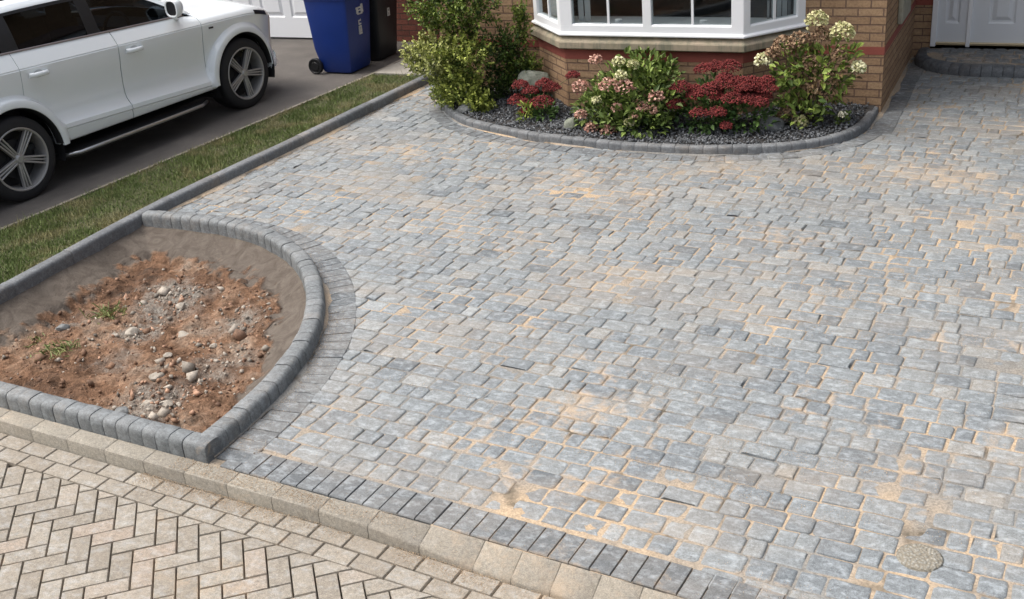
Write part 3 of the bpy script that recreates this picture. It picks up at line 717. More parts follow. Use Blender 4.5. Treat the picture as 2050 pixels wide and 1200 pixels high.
sd = MB(); hs = [(-1.13, -0.985, 0.36, 0.95), (-1.13, -0.985, 1.07, 2.0)]
slab_with(sd, -1.205, -0.905, DY, 0.162, 2.19, hs)
for h_ in hs: panel(sd, *h_[:2], DY, *h_[2:])
sd.build('side_panel', M['door'], dr)
dm = MB(); hs = [(-0.70, -0.44, 0.36, 0.95), (-0.28, 0.0, 0.36, 0.95), (-0.70, -0.44, 1.07, 2.0), (-0.28, 0.0, 1.07, 2.0)]
slab_with(dm, -0.862, 0.16, DY, 0.162, 2.19, hs)
for h_ in hs: panel(dm, *h_[:2], DY, *h_[2:])
leaf_ = dm.build('door_leaf', M['door'], dr)
hd = MB(); hd.box(0.055, 0.085, DY - 0.012, DY, 1.0, 1.22); hd.tube([(0.07, DY - 0.012, 1.13), (0.07, DY - 0.05, 1.13), (-0.04, DY - 0.05, 1.13)], 0.009); hd.build('handle', M['silver'], dr)
cv = MB(); cv.box(WX + 0.002, WX + 0.05, 11.38, 11.98, 0.66, 1.25); cv.build('wall_cabinet', M['greybox'], house, bevel=0.012)
# doorstep: rounded step of blocks with a dark rounded edge
SP = smooth_path([(-1.385, DY - 0.005), (-1.36, 12.42), (-1.20, 12.20), (-0.99, 12.085), (-0.74, 12.03), (-0.28, 12.02), (0.4, 12.03), (0.75, 12.12), (0.92, 12.4), (0.95, DY - 0.005)])
SPM = offset_path(SP, 0.06)
st = thing('doorstep', 'low rounded doorstep of grey blocks with a dark bullnose edge at the front door', 'step', (-0.25, 12.4, 0))
mb = MB(); sweep(mb, SPM, [(-0.06, -0.05), (-0.062, 0.03), (-0.055, 0.062), (-0.04, 0.083), (-0.015, 0.097), (0.03, 0.10), (0.058, 0.10), (0.058, -0.05)], 0.102, 0.004)
e = mb.build('step_edge', M['kerbdeep'], st, smooth=True, auto=40); e.matrix_parent_inverse = Matrix.Translation((0.25, -12.4, 0))
mb = MB(); y = 12.06
SPI = offset_path(SP, 0.12)
while y < DY - 0.02:
    x = -1.35 + random.uniform(0, 0.1)
    while x < 1.0:
        L = random.choice((0.12, 0.16, 0.24)); cx, cy = x + L / 2, min(y + 0.08, DY - 0.06)
        if inside([(cx - 0.03, cy)], SPI)[0] and inside([(cx + 0.03, cy)], SPI)[0] and inside([(cx, cy - 0.03)], SPI)[0]:
            stone(mb, rounded(x, x + L, y, min(y + 0.16, DY - 0.005), 0.018, 0.003), 0.104 + random.uniform(-.003, .002), [(0, 0.012, 0), (0.006, 0.004, 0.2), (0.02, 0.0, 1.0)])
        x += L + 0.008
    y += 0.168
e = mb.build('step_paving', M['charcoal'], st, smooth=True); e.matrix_parent_inverse = Matrix.Translation((0.25, -12.4, 0))
mb = MB(); mb.prism(offset_path(SP, 0.07), -0.02, 0.092); e = mb.build('step_bed', M['sand'], st); e.matrix_parent_inverse = Matrix.Translation((0.25, -12.4, 0))
# two small white pots on the bay's inner sill
for x, lb in ((-3.875, 'small white pot behind the left half of the bay window'), (-3.03, 'small white pot behind the right half of the bay window')):
    mb = MB(); mb.tube([(0, 0, 0), (0, 0, 0.004), (0, 0, 0.07), (0, 0, 0.075)], [0.028, 0.032, 0.037, 0.03], 14)
    o = mb.build('sill_pot', M['upvc'], smooth=True, auto=40); o.location = (x, 10.26, 0.862); tag(o, lb, 'pot', 'white pots on the window sill')

# ------------------------------------------------------------------ garage behind the bins
ga = thing('garage', 'brick garage with a white panelled up and over door behind the parked car', 'garage')
GY = 12.95
mb = MB(); wall_quad(mb, (-9.34, GY), (-6.1, GY), -0.2, 2.7); wall_quad(mb, (-13.5, GY), (-12.0, GY), -0.2, 2.7); wall_quad(mb, (-12.0, GY), (-9.34, GY), 2.15, 2.7)
wall_quad(mb, (-13.5, 18), (-13.5, GY), -0.2, 2.7); mb.build('wall', M['redbrick'], ga, uv=True)
mb = MB(); mb.add([(-13.9, GY - 0.3, 2.68), (-6.22, GY - 0.3, 2.68), (-6.22, 18, 4.3), (-13.9, 18, 4.3), (-13.9, GY - 0.3, 2.78), (-6.22, GY - 0.3, 2.78), (-6.22, 18, 4.4), (-13.9, 18, 4.4)],
                  [(0, 1, 5, 4), (4, 5, 6, 7), (3, 2, 1, 0), (1, 2, 6, 5), (0, 4, 7, 3)]); mb.build('roof', M['rooftile'], ga)
mb = MB(); hs = []; x = -11.87
cols = [(-11.95 + 0.14 + k * 0.515, -11.95 + 0.14 + k * 0.515 + 0.40) for k in range(5)]
for (a, b) in cols:
    for z0, z1 in ((0.31, 0.72), (0.82, 1.25), (1.35, 2.0)): hs.append((a, b, z0, z1))
slab_with(mb, -11.95, -9.40, GY - 0.01, 0.03, 2.12, hs)
for h_ in hs: panel(mb, h_[0], h_[1], GY - 0.01, h_[2], h_[3], 0.02)
mb.build('garage_door', M['upvc'], ga)
mb = MB(); mb.box(-12.0, -11.95, GY - 0.03, GY + 0.05, 0.0, 2.15); mb.box(-9.40, -9.34, GY - 0.03, GY + 0.05, 0.0, 2.15); mb.box(-11.95, -9.40, GY - 0.03, GY + 0.05, 2.12, 2.15)
mb.build('door_frame', M['upvc'], ga)
mb = MB(); mb.tube([(-6.62, GY - 0.05, 0.0), (-6.62, GY - 0.05, 2.6)], 0.045, 12); mb.build('drainpipe', M['blackplastic'], ga, smooth=True, auto=50)

# ------------------------------------------------------------------ wheelie bins
def digits(mb, txt, x, y0, z0, hgt):       # block numerals on a face looking at +x, stacked downwards
    seg = {'2': 'abged', '8': 'abcdefg', '1': 'bc', '4': 'fgbc', 'E': 'afged'}
    w = hgt * 0.55; t = hgt * 0.17
    for k, ch in enumerate(txt):
        zt = z0 - k * hgt * 1.12
        S = {'a': (0, w, zt - t, zt), 'd': (0, w, zt - hgt, zt - hgt + t), 'g': (0, w, zt - hgt / 2 - t / 2, zt - hgt / 2 + t / 2),
             'f': (0, t, zt - hgt / 2, zt), 'b': (w - t, w, zt - hgt / 2, zt), 'e': (0, t, zt - hgt, zt - hgt / 2), 'c': (w - t, w, zt - hgt, zt - hgt / 2)}
        for s_ in seg[ch]:
            a, b, c, d_ = S[s_]; q = (0.4 if s_ in 'adg' else 0.0) * 0.001
            mb.box(x - 0.02, x + 0.003 + q, y0 + a, y0 + b, c, d_)
def wheelie_bin(name, label, loc, rz, body, number, emblem):
    t = thing('wheelie_bin', label, 'wheelie bin', loc, rz, 'wheelie bins beside the garage')
    def sec(z, x0, x1, yh, r=0.05):
        return [(x, y, z) for x, y in rounded(x0, x1, -yh, yh, r)]
    zs = [(0.02, -0.20, 0.215, 0.225), (0.05, -0.215, 0.225, 0.235), (0.30, -0.285, 0.252, 0.245), (0.60, -0.30, 0.285, 0.262), (0.90, -0.315, 0.315, 0.28)]
    mb = MB(); rows = [sec(*z) for z in zs]
    rows += [sec(0.905, -0.325, 0.335, 0.298), sec(0.985, -0.33, 0.34, 0.302), sec(0.99, -0.30, 0.31, 0.28)]
    mb.grid(rows, closed=True); mb.add(rows[0], [range(11, -1, -1)]); mb.build('bin_body', body, t, smooth=True, auto=35)
    mb = MB(); top = [sec(0.99, -0.335, 0.35, 0.305), sec(1.02, -0.335, 0.35, 0.305), sec(1.055, -0.27, 0.28, 0.25, 0.08), sec(1.065, -0.15, 0.15, 0.15, 0.08)]
    mb.grid(top, closed=True); mb.add(top[-1], [range(12)]); mb.build('lid', body, t, smooth=True, auto=35)
    mb = MB(); mb.tube([(-0.33, -0.2, 0.97), (-0.40, -0.2, 0.98), (-0.40, 0.2, 0.98), (-0.33, 0.2, 0.97)], 0.017, 8); mb.build('handle', body, t, smooth=True)
    mb = MB(); mb.tube([(-0.27, -0.27, 0.10), (-0.27, 0.27, 0.10)], 0.012, 8); mb.build('axle', M['blackplastic'], t)
    for s in (-1, 1):
        mb = MB(); yc = s * 0.265; prof = [(0.0, 0.028), (0.05, 0.028), (0.055, 0.02), (0.075, 0.02), (0.08, 0.026), (0.095, 0.024), (0.1, 0.015), (0.1, -0.015), (0.095, -0.024), (0.0, -0.024)]
        mb.grid([[(-0.27 + r * math.cos(a), yc - s * -1 * h2, 0.10 + r * math.sin(a)) for r, h2 in prof] for a in np.linspace(0, 2 * math.pi, 25)])
        mb.build('wheel', M['blackplastic'], t, smooth=True, auto=40)
    fx = lambda z: 0.252 + (z - 0.30) * 0.112
    mb = MB()
    if number: digits(mb, number, fx(0.60) - 0.001, -0.03, 0.66 if emblem else 0.74, 0.10)
    if emblem:                              # pale chevron badge above the number
        for (a, b, c, d_) in ((-0.075, 0.075, 0.755, 0.775), (-0.065, -0.03, 0.70, 0.755), (0.03, 0.075, 0.70, 0.80), (-0.045, 0.055, 0.685, 0.70), (-0.03, 0.03, 0.725, 0.74)): mb.box(fx(0.74) - 0.02, fx(0.76) + 0.003 + abs(a) * 0.01, a, b, c, d_)
    mb.build('house_number', M['whiteprint'], t)
    return t
wheelie_bin('blue', 'blue wheelie bin with a pale number on its front, nearer the grass', (-7.955, 11.50, 0.0), R(-1), M['bluebin'], '28', True)
wheelie_bin('black', 'black wheelie bin half hidden behind the blue one', (-7.935, 12.13, 0.0), R(2), M['blackbin'], '28', False)

# ------------------------------------------------------------------ the white car
CA = np.array([-8.3675, 6.7032]); CU = np.array([0.0736889, 0.9972813]); CN = np.array([CU[1], -CU[0]])
c0 = CA + CU * 1.6 - CN * 0.965
car = thing('parked_car', 'white five door estate car with dark windows parked on the tarmac drive', 'car', (c0[0], c0[1], 0.0), -math.atan2(CU[0], CU[1]))
SR, SF = 0.085, 3.123; ZC = 0.385
AR, AF = 0.465, 0.455
def L3(s, x, z): return (x, s - 1.6, z)
zs_ = lambda s: 1.166 - 0.047 * s - 0.30 * max(0, (s - 3.25)) ** 1.7
zb_ = lambda s: 1.308 - 0.058 * s
zl_ = lambda s: 0.600 - 0.056 * s
zm_ = lambda s: 0.385 - 0.019 * s + (0.22 * max(0, s - 3.5)) + 0.2 * max(0, -0.45 - s)
def plan(s):
    if s > 3.1: return max(0.0, 1 - ((s - 3.1) / 0.95) ** 3.1) ** (1 / 3.1)
    if s < -0.4: return max(0.0, 1 - ((-0.4 - s) / 0.72) ** 4.0) ** (1 / 4.0)
    return 1.0
def arch_z(s):
    for sc_, r in ((SR, AR), (SF, AF)):
        if abs(s - sc_) < r: return ZC + math.sqrt(r * r - (s - sc_) ** 2)
    return 0.0
def side_rows(s, arch=True):
    zs, zb, zl, zm = zs_(s), zb_(s), zl_(s), zm_(s)
    ln = lambda t: zl + 0.06 + (zs - 0.02 - zl - 0.06) * t
    if s > 2.62: top = [(zs + 0.004, 0.962), (zs + 0.035, 0.945), (zs + 0.068, 0.905), (zs + 0.085, 0.83)]
    else:
        k = min(1, max(0, (2.62 - s) / 0.25)); d = zb - zs
        top = [(zs + 0.004, 0.962), (zs + d * 0.35 * k + 0.035 * (1 - k), 0.938 + 0.007 * (1 - k)), (zs + d * 0.7 * k + 0.068 * (1 - k), 0.912 - 0.007 * (1 - k)), (zb * k + (zs + 0.085) * (1 - k), 0.885 - 0.055 * (1 - k))]
    rows = [(zm, 0.915), (zm + 0.015, 0.945), (zm + 0.035, 0.956), (zl - 0.075, 0.958), (zl - 0.066, 0.952), (zl - 0.05, 0.972), (zl - 0.012, 0.968), (zl, 0.955), (zl + 0.02, 0.940), (zl + 0.06, 0.916)] + \
           [(ln(t), x) for t, x in ((0.10, 0.906), (0.25, 0.908), (0.4, 0.916), (0.6, 0.931), (0.8, 0.950))] + [(zs - 0.012, 0.966), (zs - 0.004, 0.958)] + top
    az = arch_z(s) if arch else 0.0; out = []
    for i, (z, x) in enumerate(rows):
        zz = max(z, az)
        out.append((zz, x))
    return out
def stations(a, b, step=0.06):
    n = max(2, int((b - a) / step)); S = set(np.round(np.linspace(a, b, n + 1), 4))
    for e_, d_ in ((-1.1199, 1), (4.0499, -1)):
        for k_ in np.linspace(0, 1, 16):
            v = e_ + d_ * 0.16 * k_ ** 2.2
            if a <= v <= b: S.add(round(v, 5))
    for sc_, r in ((SR, AR), (SF, AF)):
        for th_ in np.linspace(0, math.pi, 41):
            v = sc_ + r * math.cos(th_) * 0.9999
            if a < v < b: S.add(round(v, 4))
        for e in (-1, 1):
            v = sc_ + e * (r + 0.0006)
            if a < v < b: S.add(round(v, 4))
    return sorted(S)
def side_panel(name, a, b, parent, lo=0, hi=None, mat=None, off=0.0, sides=(1, -1)):
    mb = MB(); S = stations(a, b)
    for sg in sides:
        rows = []
        for s in S:
            r = side_rows(s)[lo:hi]; p = plan(s)
            rows.append([L3(s, sg * (x + off) * p, z) for z, x in r])
        mb.grid(rows if sg > 0 else [list(reversed(q)) for q in rows])
        # returns turned inwards along the panel's edges, so that a gap shows its depth
        for q in (rows[0], rows[-1]): mb.grid([q, [(v[0] - sg * 0.03, v[1], v[2]) for v in q]])
        if lo == 0 or True: mb.grid([[q[0] for q in rows], [(q[0][0] - sg * 0.05, q[0][1], q[0][2] + 0.004) for q in rows]])
    return mb.build(name, mat or M['paint'], parent, smooth=True, auto=30)
G_ = 0.006
BODYLO = 4
for sg_ in (1, -1): side_panel('rear_wing', -1.1199, 0.305, car, 0, sides=(sg_,)); side_panel('front_wing', 2.588 + G_, 4.0499, car, 0, sides=(sg_,))

doors = []
for a, b in ((0.305 + G_, 1.448 - G_), (1.448 + G_, 2.588 - G_)):
    for sg in (1, -1):
        mb = MB(); S = stations(a, b); rows = [[L3(s, sg * x, z) for z, x in side_rows(s)[0:]] for s in S]
        mb.grid(rows if sg > 0 else [list(reversed(q)) for q in rows])
        for q in (rows[0], rows[-1]): mb.grid([q, [(v[0] - sg * 0.03, v[1], v[2]) for v in q]])
        mb.grid([[q[0] for q in rows], [(q[0][0] - sg * 0.06, q[0][1], q[0][2] + 0.004) for q in rows]])
        d_ = mb.build('door', M['paint'], car, smooth=True, auto=30)
        # handle: a bowed grip over a flat disc, the cup's shade painted in its grey
        hs_ = a + 0.075; zc = 1.075 - 0.047 * (hs_ - 0.4); x0 = sg * 0.960
        hb = MB(); path = [(hs_, 0), (hs_ + 0.02, 0.03), (hs_ + 0.07, 0.04), (hs_ + 0.14, 0.04), (hs_ + 0.19, 0.03), (hs_ + 0.21, 0.0)]
        prof = [(-0.022, 0.004), (-0.016, 0.013), (0.0, 0.017), (0.016, 0.013), (0.022, 0.004), (0.014, -0.006), (-0.014, -0.006)]
        hb.grid([[L3(s, x0 + sg * (o * 1.0 + dx), zc - 0.05 * (s - hs_) + dz) for dz, dx in prof] for s, o in path], closed=True)
        hb.build('handle', M['paint'], d_, smooth=True)
        cup = MB(); n = 20; cup.add([L3(hs_ + 0.105 + 0.055 * math.cos(t), sg * (0.957 + 0.002 + 0.16 * (zc + 0.036 * math.sin(t) - 1.06 + 0.047 * (hs_ - 0.4) )) , zc + 0.036 * math.sin(t) - 0.005) for t in np.linspace(0, 2 * math.pi, n, endpoint=False)], [range(n)])
        cup.build('handle_cup', M['cup_shade'], d_)
# tailgate and front bumper close the two ends
for nm_, s_ in (('tailgate', -1.1199), ('front_bumper', 4.0499)):
    mb = MB(); r_ = side_rows(s_); p_ = plan(s_)
    mb.grid([[L3(s_, x * p_ * k, z) for z, x in r_] for k in (-1.001, -0.5, 0, 0.5, 1.001)]); mb.build(nm_, M['paint'], car, smooth=True, auto=30)
# dark shell under the panels, wheel housings and floor
mb = MB()
for sg in (1, -1):
    S = stations(-1.05, 3.98); mb.grid([[L3(s, sg * max(0.0, (x - 0.035)) * plan(s), max(z, 0.30)) for z, x in side_rows(s)[1:]] for s in S])
mb.add([L3(-0.9, -0.86, 0.28), L3(-0.9, 0.86, 0.28), L3(3.7, 0.86, 0.28), L3(3.7, -0.86, 0.28)], [(0, 1, 2, 3)])
for sc_, r in ((SR, AR), (SF, AF)):
    for sg in (1, -1):
        rr = r + 0.012
        mb.grid([[L3(sc_ + rr * math.cos(t), sg * x, ZC + rr * math.sin(t)) for x in (0.962, 0.60)] for t in np.linspace(-0.35, math.pi + 0.35, 30)])
        mb.add([L3(sc_ + rr * math.cos(t), sg * 0.60, ZC + rr * math.sin(t)) for t in np.linspace(-0.35, math.pi + 0.35, 30)], [range(30)])
mb.build('underbody', M['grille'], car, smooth=True, auto=40)
# wheel arch flares, following the side of the body
def body_x(s, z):
    r_ = side_rows(s, False); return float(np.interp(z, [q[0] for q in r_], [q[1] for q in r_]))
for sc_, r in ((SR, AR), (SF, AF)):
    for sg in (1, -1):
        mb = MB(); rows = []
        for t in np.linspace(-0.02, math.pi + 0.02, 60):
            row = []
            for dq, own, k in ((-0.004, 0.970, 1), (0.0, 0.990, 1), (0.012, 0.994, 1), (0.055, 0.990, 1), (0.070, 0.982, 1), (0.088, 0.012, 0), (0.105, 0.002, 0), (0.112, -0.010, 0)):
                q = r + dq; s, z = sc_ + q * math.cos(t), ZC + q * math.sin(t)
                bx = body_x(s, z); x = max(own, bx + 0.006) if k else bx + own
                row.append(L3(s, sg * x * plan(s), z))
            rows.append(row)
        mb.grid(rows if sg < 0 else [list(reversed(q)) for q in rows]); mb.build('wheel_arch', M['paint'], car, smooth=True, auto=40)
# black lips round the wheel arches
for sc_, r in ((SR, AR), (SF, AF)):
    for sg in (1, -1):
        mb = MB(); rows = []
        for t in np.linspace(0.02, math.pi - 0.02, 36):
            rows.append([L3(sc_ + q * math.cos(t), sg * x * plan(sc_ + q * math.cos(t)), ZC + q * math.sin(t)) for q, x in ((r + 0.001, 0.985), (r - 0.012, 0.975), (r - 0.02, 0.90))])
        mb.grid(rows); mb.build('arch_lip', M['blackplastic'], car, smooth=True)
# bonnet, roof, screens
mb = MB(); rows = []
for s in np.r_[np.linspace(2.60, 3.86, 22), 4.0499 - 0.16 * np.linspace(0.95, 0, 12) ** 2.2]:
    z0 = zs_(s) + 0.085; p = plan(s); c_ = 0.075 * min(1, (4.2 - s) / 0.8)
    rows.append([L3(s, x * p, z0 + 0.003 + c_ * (1 - (abs(x) / 0.825) ** 2.2) - (0.004 if abs(x) > 0.80 else 0)) for x in np.linspace(-0.824, 0.824, 23)])
mb.grid(rows); mb.build('bonnet', M['paint'], car, smooth=True, auto=45)
def roofz(s): return 1.735 - 0.05 * ((s - 0.4) / 1.3) ** 2
mb = MB(); rows = []
for s in np.linspace(-0.95, 1.75, 24):
    rows.append([L3(s, x, roofz(s) - 0.075 * (abs(x) / 0.74) ** 3) for x in np.linspace(-0.74, 0.74, 19)])
mb.grid(rows)
# roof side members above the windows and the pillars
for sg in (1, -1):
    mb.grid([[L3(s, sg * 0.74, roofz(s) - 0.075), L3(s, sg * 0.765, roofz(s) - 0.092), L3(s, sg * 0.775, roofz(s) - 0.115)] for s in np.linspace(-0.95, 1.75, 24)])
    mb.grid([[L3(1.75 + (2.60 - 1.75) * t, sg * (0.74 + 0.085 * t), roofz(1.75) - 0.075 + (zb_(2.6) - roofz(1.75) + 0.075) * t + 0.02 * math.sin(math.pi * t)) for t in np.linspace(0, 1, 9)],
             [L3(1.70 + (2.50 - 1.70) * t, sg * (0.772 + 0.09 * t), roofz(1.75) - 0.112 + (zb_(2.5) - roofz(1.75) + 0.112) * t + 0.02 * math.sin(math.pi * t)) for t in np.linspace(0, 1, 9)]])
mb.build('roof', M['paint'], car, smooth=True, auto=45)
mb = MB()
for sg in (1, -1): mb.tube([L3(s, sg * 0.70, roofz(s) - 0.02 + (0.0 if abs(s - 0.4) > 1.2 else 0.012)) for s in np.linspace(-0.85, 1.65, 20)], 0.016, 8)
mb.build('roof_rail', M['blackplastic'], car, smooth=True)
mb = MB(); mb.grid([[L3(1.76 + 0.86 * t, x * (0.735 + 0.085 * t), roofz(1.75) - 0.02 * (1 - t) - 0.055 * abs(x) ** 3 + (zb_(2.6) + 0.04 - roofz(1.75)) * t) for x in np.linspace(-1, 1, 13)] for t in np.linspace(0, 1, 8)])
mb.build('windscreen', M['carglass'], car, smooth=True)
mb = MB(); mb.grid([[L3(-0.96 - 0.12 * t, x * (0.735 + 0.09 * t), roofz(-0.95) - 0.055 * abs(x) ** 3 + (1.32 - roofz(-0.95)) * t) for x in np.linspace(-1, 1, 11)] for t in np.linspace(0, 1, 5)])
mb.build('rear_screen', M['carglass'], car, smooth=True)
# side glass band: panes, black pillars, thin bright strip at the belt
def belt(s, t, off=0.0):
    x0, z0 = 0.882, zb_(s); x1, z1 = 0.772, roofz(s) - 0.115
    return x0 + (x1 - x0) * t + 0.012 * math.sin(math.pi * t) + off, z0 + (z1 - z0) * t
for sg in (1, -1):
    for a, b, mt in ((-0.85, 0.24, 'carglass'), (0.41, 1.20, 'carglass'), (1.335, 2.50, 'frontglass')):
        mb = MB(); rows = []
        for s in np.linspace(a, b, 14):
            tm = 1.0 if s < 1.72 else max(0.03, 1 - (s - 1.72) / 0.80)
            rows.append([L3(s, sg * belt(s, t * tm)[0], belt(s, t * tm)[1]) for t in np.linspace(0.0, 1, 7)])
        mb.grid(rows if sg > 0 else [list(reversed(q)) for q in rows]); mb.build('side_window', M[mt], car, smooth=True)
    mb = MB()
    for a, b in ((0.235, 0.415), (1.195, 1.34), (-1.02, -0.845)):
        mb.grid([[L3(s, sg * (belt(s, t)[0] + 0.003), belt(s, t)[1]) for t in np.linspace(-0.01, 1, 7)] for s in (a, (a + b) / 2, b)])
    mb.grid([[L3(s, sg * belt(s, t)[0] + sg * 0.004, belt(s, t)[1]) for t in (0.93, 1.01)] for s in np.linspace(-0.9, 1.78, 12)])
    mb.grid([[L3(s, sg * belt(s, t)[0] + sg * 0.002, belt(s, t)[1]) for t in (-0.02, 0.035)] for s in np.linspace(-0.9, 2.45, 12)])
    mb.build('pillar_trim', M['blackplastic'], car)
    mb = MB(); mb.grid([[L3(s, sg * (0.885 + o), zb_(s) + z) for o, z in ((0.002, -0.001), (0.007, 0.004), (0.004, 0.016), (-0.004, 0.018))] for s in np.linspace(-0.95, 2.42, 16)])
    mb.build('window_trim', M['trim'], car, smooth=True)
# door mirrors
for sg in (1, -1):
    mb = MB(); yc, zc, xc = 2.18, 1.295, 1.0; rows = []
    for t, k in ((0.012, 0.74), (0.0, 0.80), (0.0, 0.93), (0.015, 1.0), (0.06, 0.96), (0.11, 0.75), (0.14, 0.4), (0.15, 0.02)):
        rows.append([L3(yc + t, sg * (xc + 0.088 * k * math.copysign(abs(math.cos(a)) ** 0.7, math.cos(a))), zc + 0.092 * k * math.copysign(abs(math.sin(a)) ** 0.7, math.sin(a))) for a in np.linspace(0, 2 * math.pi, 24, endpoint=False)])
    mb.grid(rows, closed=True); mb.tube([L3(2.34, sg * 0.88, 1.15), L3(2.27, sg * 0.94, 1.20), L3(2.23, sg * 0.96, 1.235)], 0.022, 8)
    mh = mb.build('wing_mirror', M['paint'], car, smooth=True, auto=50)
    mb = MB(); mb.add([L3(yc + 0.008, sg * (xc + 0.066 * math.copysign(abs(math.cos(a)) ** 0.7, math.cos(a))), zc + 0.070 * math.copysign(abs(math.sin(a)) ** 0.7, math.sin(a))) for a in np.linspace(0, 2 * math.pi, 24, endpoint=False)], [range(24)])
    mb.build('mirror_glass', M['blackplastic'], mh)
# lamps, grille, badge marker, running boards
def patch(name, s0, s1, r0, r1, mat, off=0.004, n=10):
    for sg in (1, -1):
        mb = MB(); rows = []
        for s in np.linspace(s0, s1, n):
            rr = side_rows(s); p = plan(s); rows.append([L3(s + off * 0.5, sg * (rr[i][1] + off) * p, rr[i][0]) for i in range(r0, r1 + 1)])
        mb.grid(rows if sg > 0 else [list(reversed(q)) for q in rows]); mb.build(name, mat, car, smooth=True)
patch('headlight', 3.42, 3.66, 15, 18, M['lens'], 0.008); patch('tail_light', -1.06, -0.72, 13, 16, simple('red_lens', (0.25, 0.01, 0.01), 0.2), 0.005)
patch('front_grille', 3.93, 4.04, 3, 14, M['grille'], 0.006)
mb = MB(); mb.obox(L3(2.72, 0.962, 0.985), (0.004, 0, 0), (0, 0.032, -0.002), (0, 0, 0.009)); mb.build('wing_badge', M['grille'], car)
for sg in (1, -1):
    mb = MB(); S = [0.56, 0.70, 1.2, 1.8, 2.35, 2.50]
    ox = [0.93, 1.005, 1.01, 1.01, 1.005, 0.93]
    mb.grid([[L3(s, sg * 0.86, 0.285 - 0.012 * s), L3(s, sg * (o - 0.03), 0.285 - 0.012 * s), L3(s, sg * (o - 0.03), 0.235 - 0.012 * s), L3(s, sg * 0.86, 0.235 - 0.012 * s)] for s, o in zip(S, ox)])
    t = mb.build('running_board', M['grille'], car)
    mb = MB(); mb.tube([L3(s, sg * (o - 0.018), 0.268 - 0.012 * s) for s, o in zip(S, ox)], 0.019, 8); mb.build('board_edge', M['silver'], t, smooth=True)
# cabin seen through the glass
mb = MB()
for x in (-0.38, 0.38):
    for s0 in (0.35, 1.30):
        mb.grid([[L3(s0 + 0.12 - 0.16 * (z - 0.75), x + o, z) for o in (-0.24, -0.2, 0.2, 0.24)] for z in (0.75, 1.0, 1.3, 1.38)])
        mb.box(x - 0.25, x + 0.25, s0 + 0.1 - 1.6, s0 + 0.62 - 1.6, 0.62, 0.78); mb.box(x - 0.13, x + 0.13, s0 - 0.02 - 1.6, s0 + 0.07 - 1.6, 1.38, 1.55)
mb.box(-0.80, 0.80, 2.12 - 1.6, 2.62 - 1.6, 0.7, 1.10); mb.box(-0.84, 0.84, -0.9 - 1.6, 2.6 - 1.6, 0.40, 0.45)
mb.tube([L3(1.98 + 0.05 * math.sin(a), 0.38 + 0.19 * math.cos(a), 1.10 + 0.18 * math.sin(a)) for a in np.linspace(0, 2 * math.pi, 28)], 0.018, 8)
mb.build('cabin', M['seat'], car)
# wheels: tyre, rim with five split spokes, brake disc
def make_wheel(s, sg):
    w = bpy.data.objects.new('wheel', None); COL.objects.link(w); w.parent = car; w.location = L3(s, sg * 0.965, ZC); w.rotation_euler = (0, 0, 0 if sg > 0 else math.pi)
    prof = [(0.285, -0.012), (0.292, -0.002), (0.315, 0.0), (0.345, -0.004), (0.372, -0.016), (0.384, -0.035), (0.388, -0.06), (0.388, -0.24), (0.38, -0.27), (0.345, -0.295), (0.285, -0.29)]
    A = np.linspace(0, 2 * math.pi, 65)
    mb = MB(); mb.grid([[(h, r * math.cos(a), r * math.sin(a)) for r, h in prof] for a in A]); mb.build('tyre', M['tyre'], w, smooth=True, auto=40)
    mb = MB(); mb.grid([[(h, r * math.cos(a), r * math.sin(a)) for r, h in ((0.287, -0.012), (0.290, -0.004), (0.282, 0.0), (0.272, -0.004), (0.262, -0.03), (0.258, -0.10), (0.255, -0.27))] for a in A])
    a0 = R(54) if s < 1 else R(62)
    for k in range(5):
        t = a0 + k * 2 * math.pi / 5; dv = np.array([math.cos(t), math.sin(t)]); pv = np.array([-dv[1], dv[0]])
        for o0, o1, wd, dp in ((-0.016, -0.033, 0.0085, 0.0), (0.016, 0.033, 0.0085, 0.0), (0.0, 0.0, 0.0085, -0.004), (0.0, 0.0, 0.03, -0.03)):
            rows = []
            for q in (0.035, 0.10, 0.18, 0.25, 0.266):
                c_ = dv * q + pv * (o0 + (o1 - o0) * q / 0.266); xx = -0.035 + 0.022 * (q / 0.266) ** 0.7 + dp
                ww = wd * (1.15 - 0.25 * q / 0.266)
                rows.append([(xx - 0.03, *(c_ - pv * ww * 1.3)), (xx - 0.002, *(c_ - pv * ww)), (xx + 0.002, *(c_ - pv * ww * 0.4)), (xx + 0.002, *(c_ + pv * ww * 0.4)), (xx - 0.002, *(c_ + pv * ww)), (xx - 0.03, *(c_ + pv * ww * 1.3))])
            mb.grid(rows, 1 if dp < -0.02 else 0)
    mb.grid([[(h, r * math.cos(a), r * math.sin(a)) for r, h in ((0.001, -0.018), (0.03, -0.018), (0.036, -0.024), (0.055, -0.032), (0.06, -0.06))] for a in A])
    mb.build('rim', [M['rim'], M['grille']], w, smooth=True, auto=40)
    mb = MB(); mb.grid([[(h, r * math.cos(a), r * math.sin(a)) for r, h in ((0.001, -0.085), (0.09, -0.085), (0.095, -0.10), (0.175, -0.10), (0.178, -0.12))] for a in A]); mb.build('brake_disc', M['tyre'], w, smooth=True, auto=40)
    mb = MB(); mb.grid([[(-0.16, r * math.cos(a), r * math.sin(a)) for r in (0.001, 0.262)] for a in A]); mb.build('wheel_back', M['grille'], w)
for s in (SR, SF):
    for sg in (1, -1): make_wheel(s, sg)

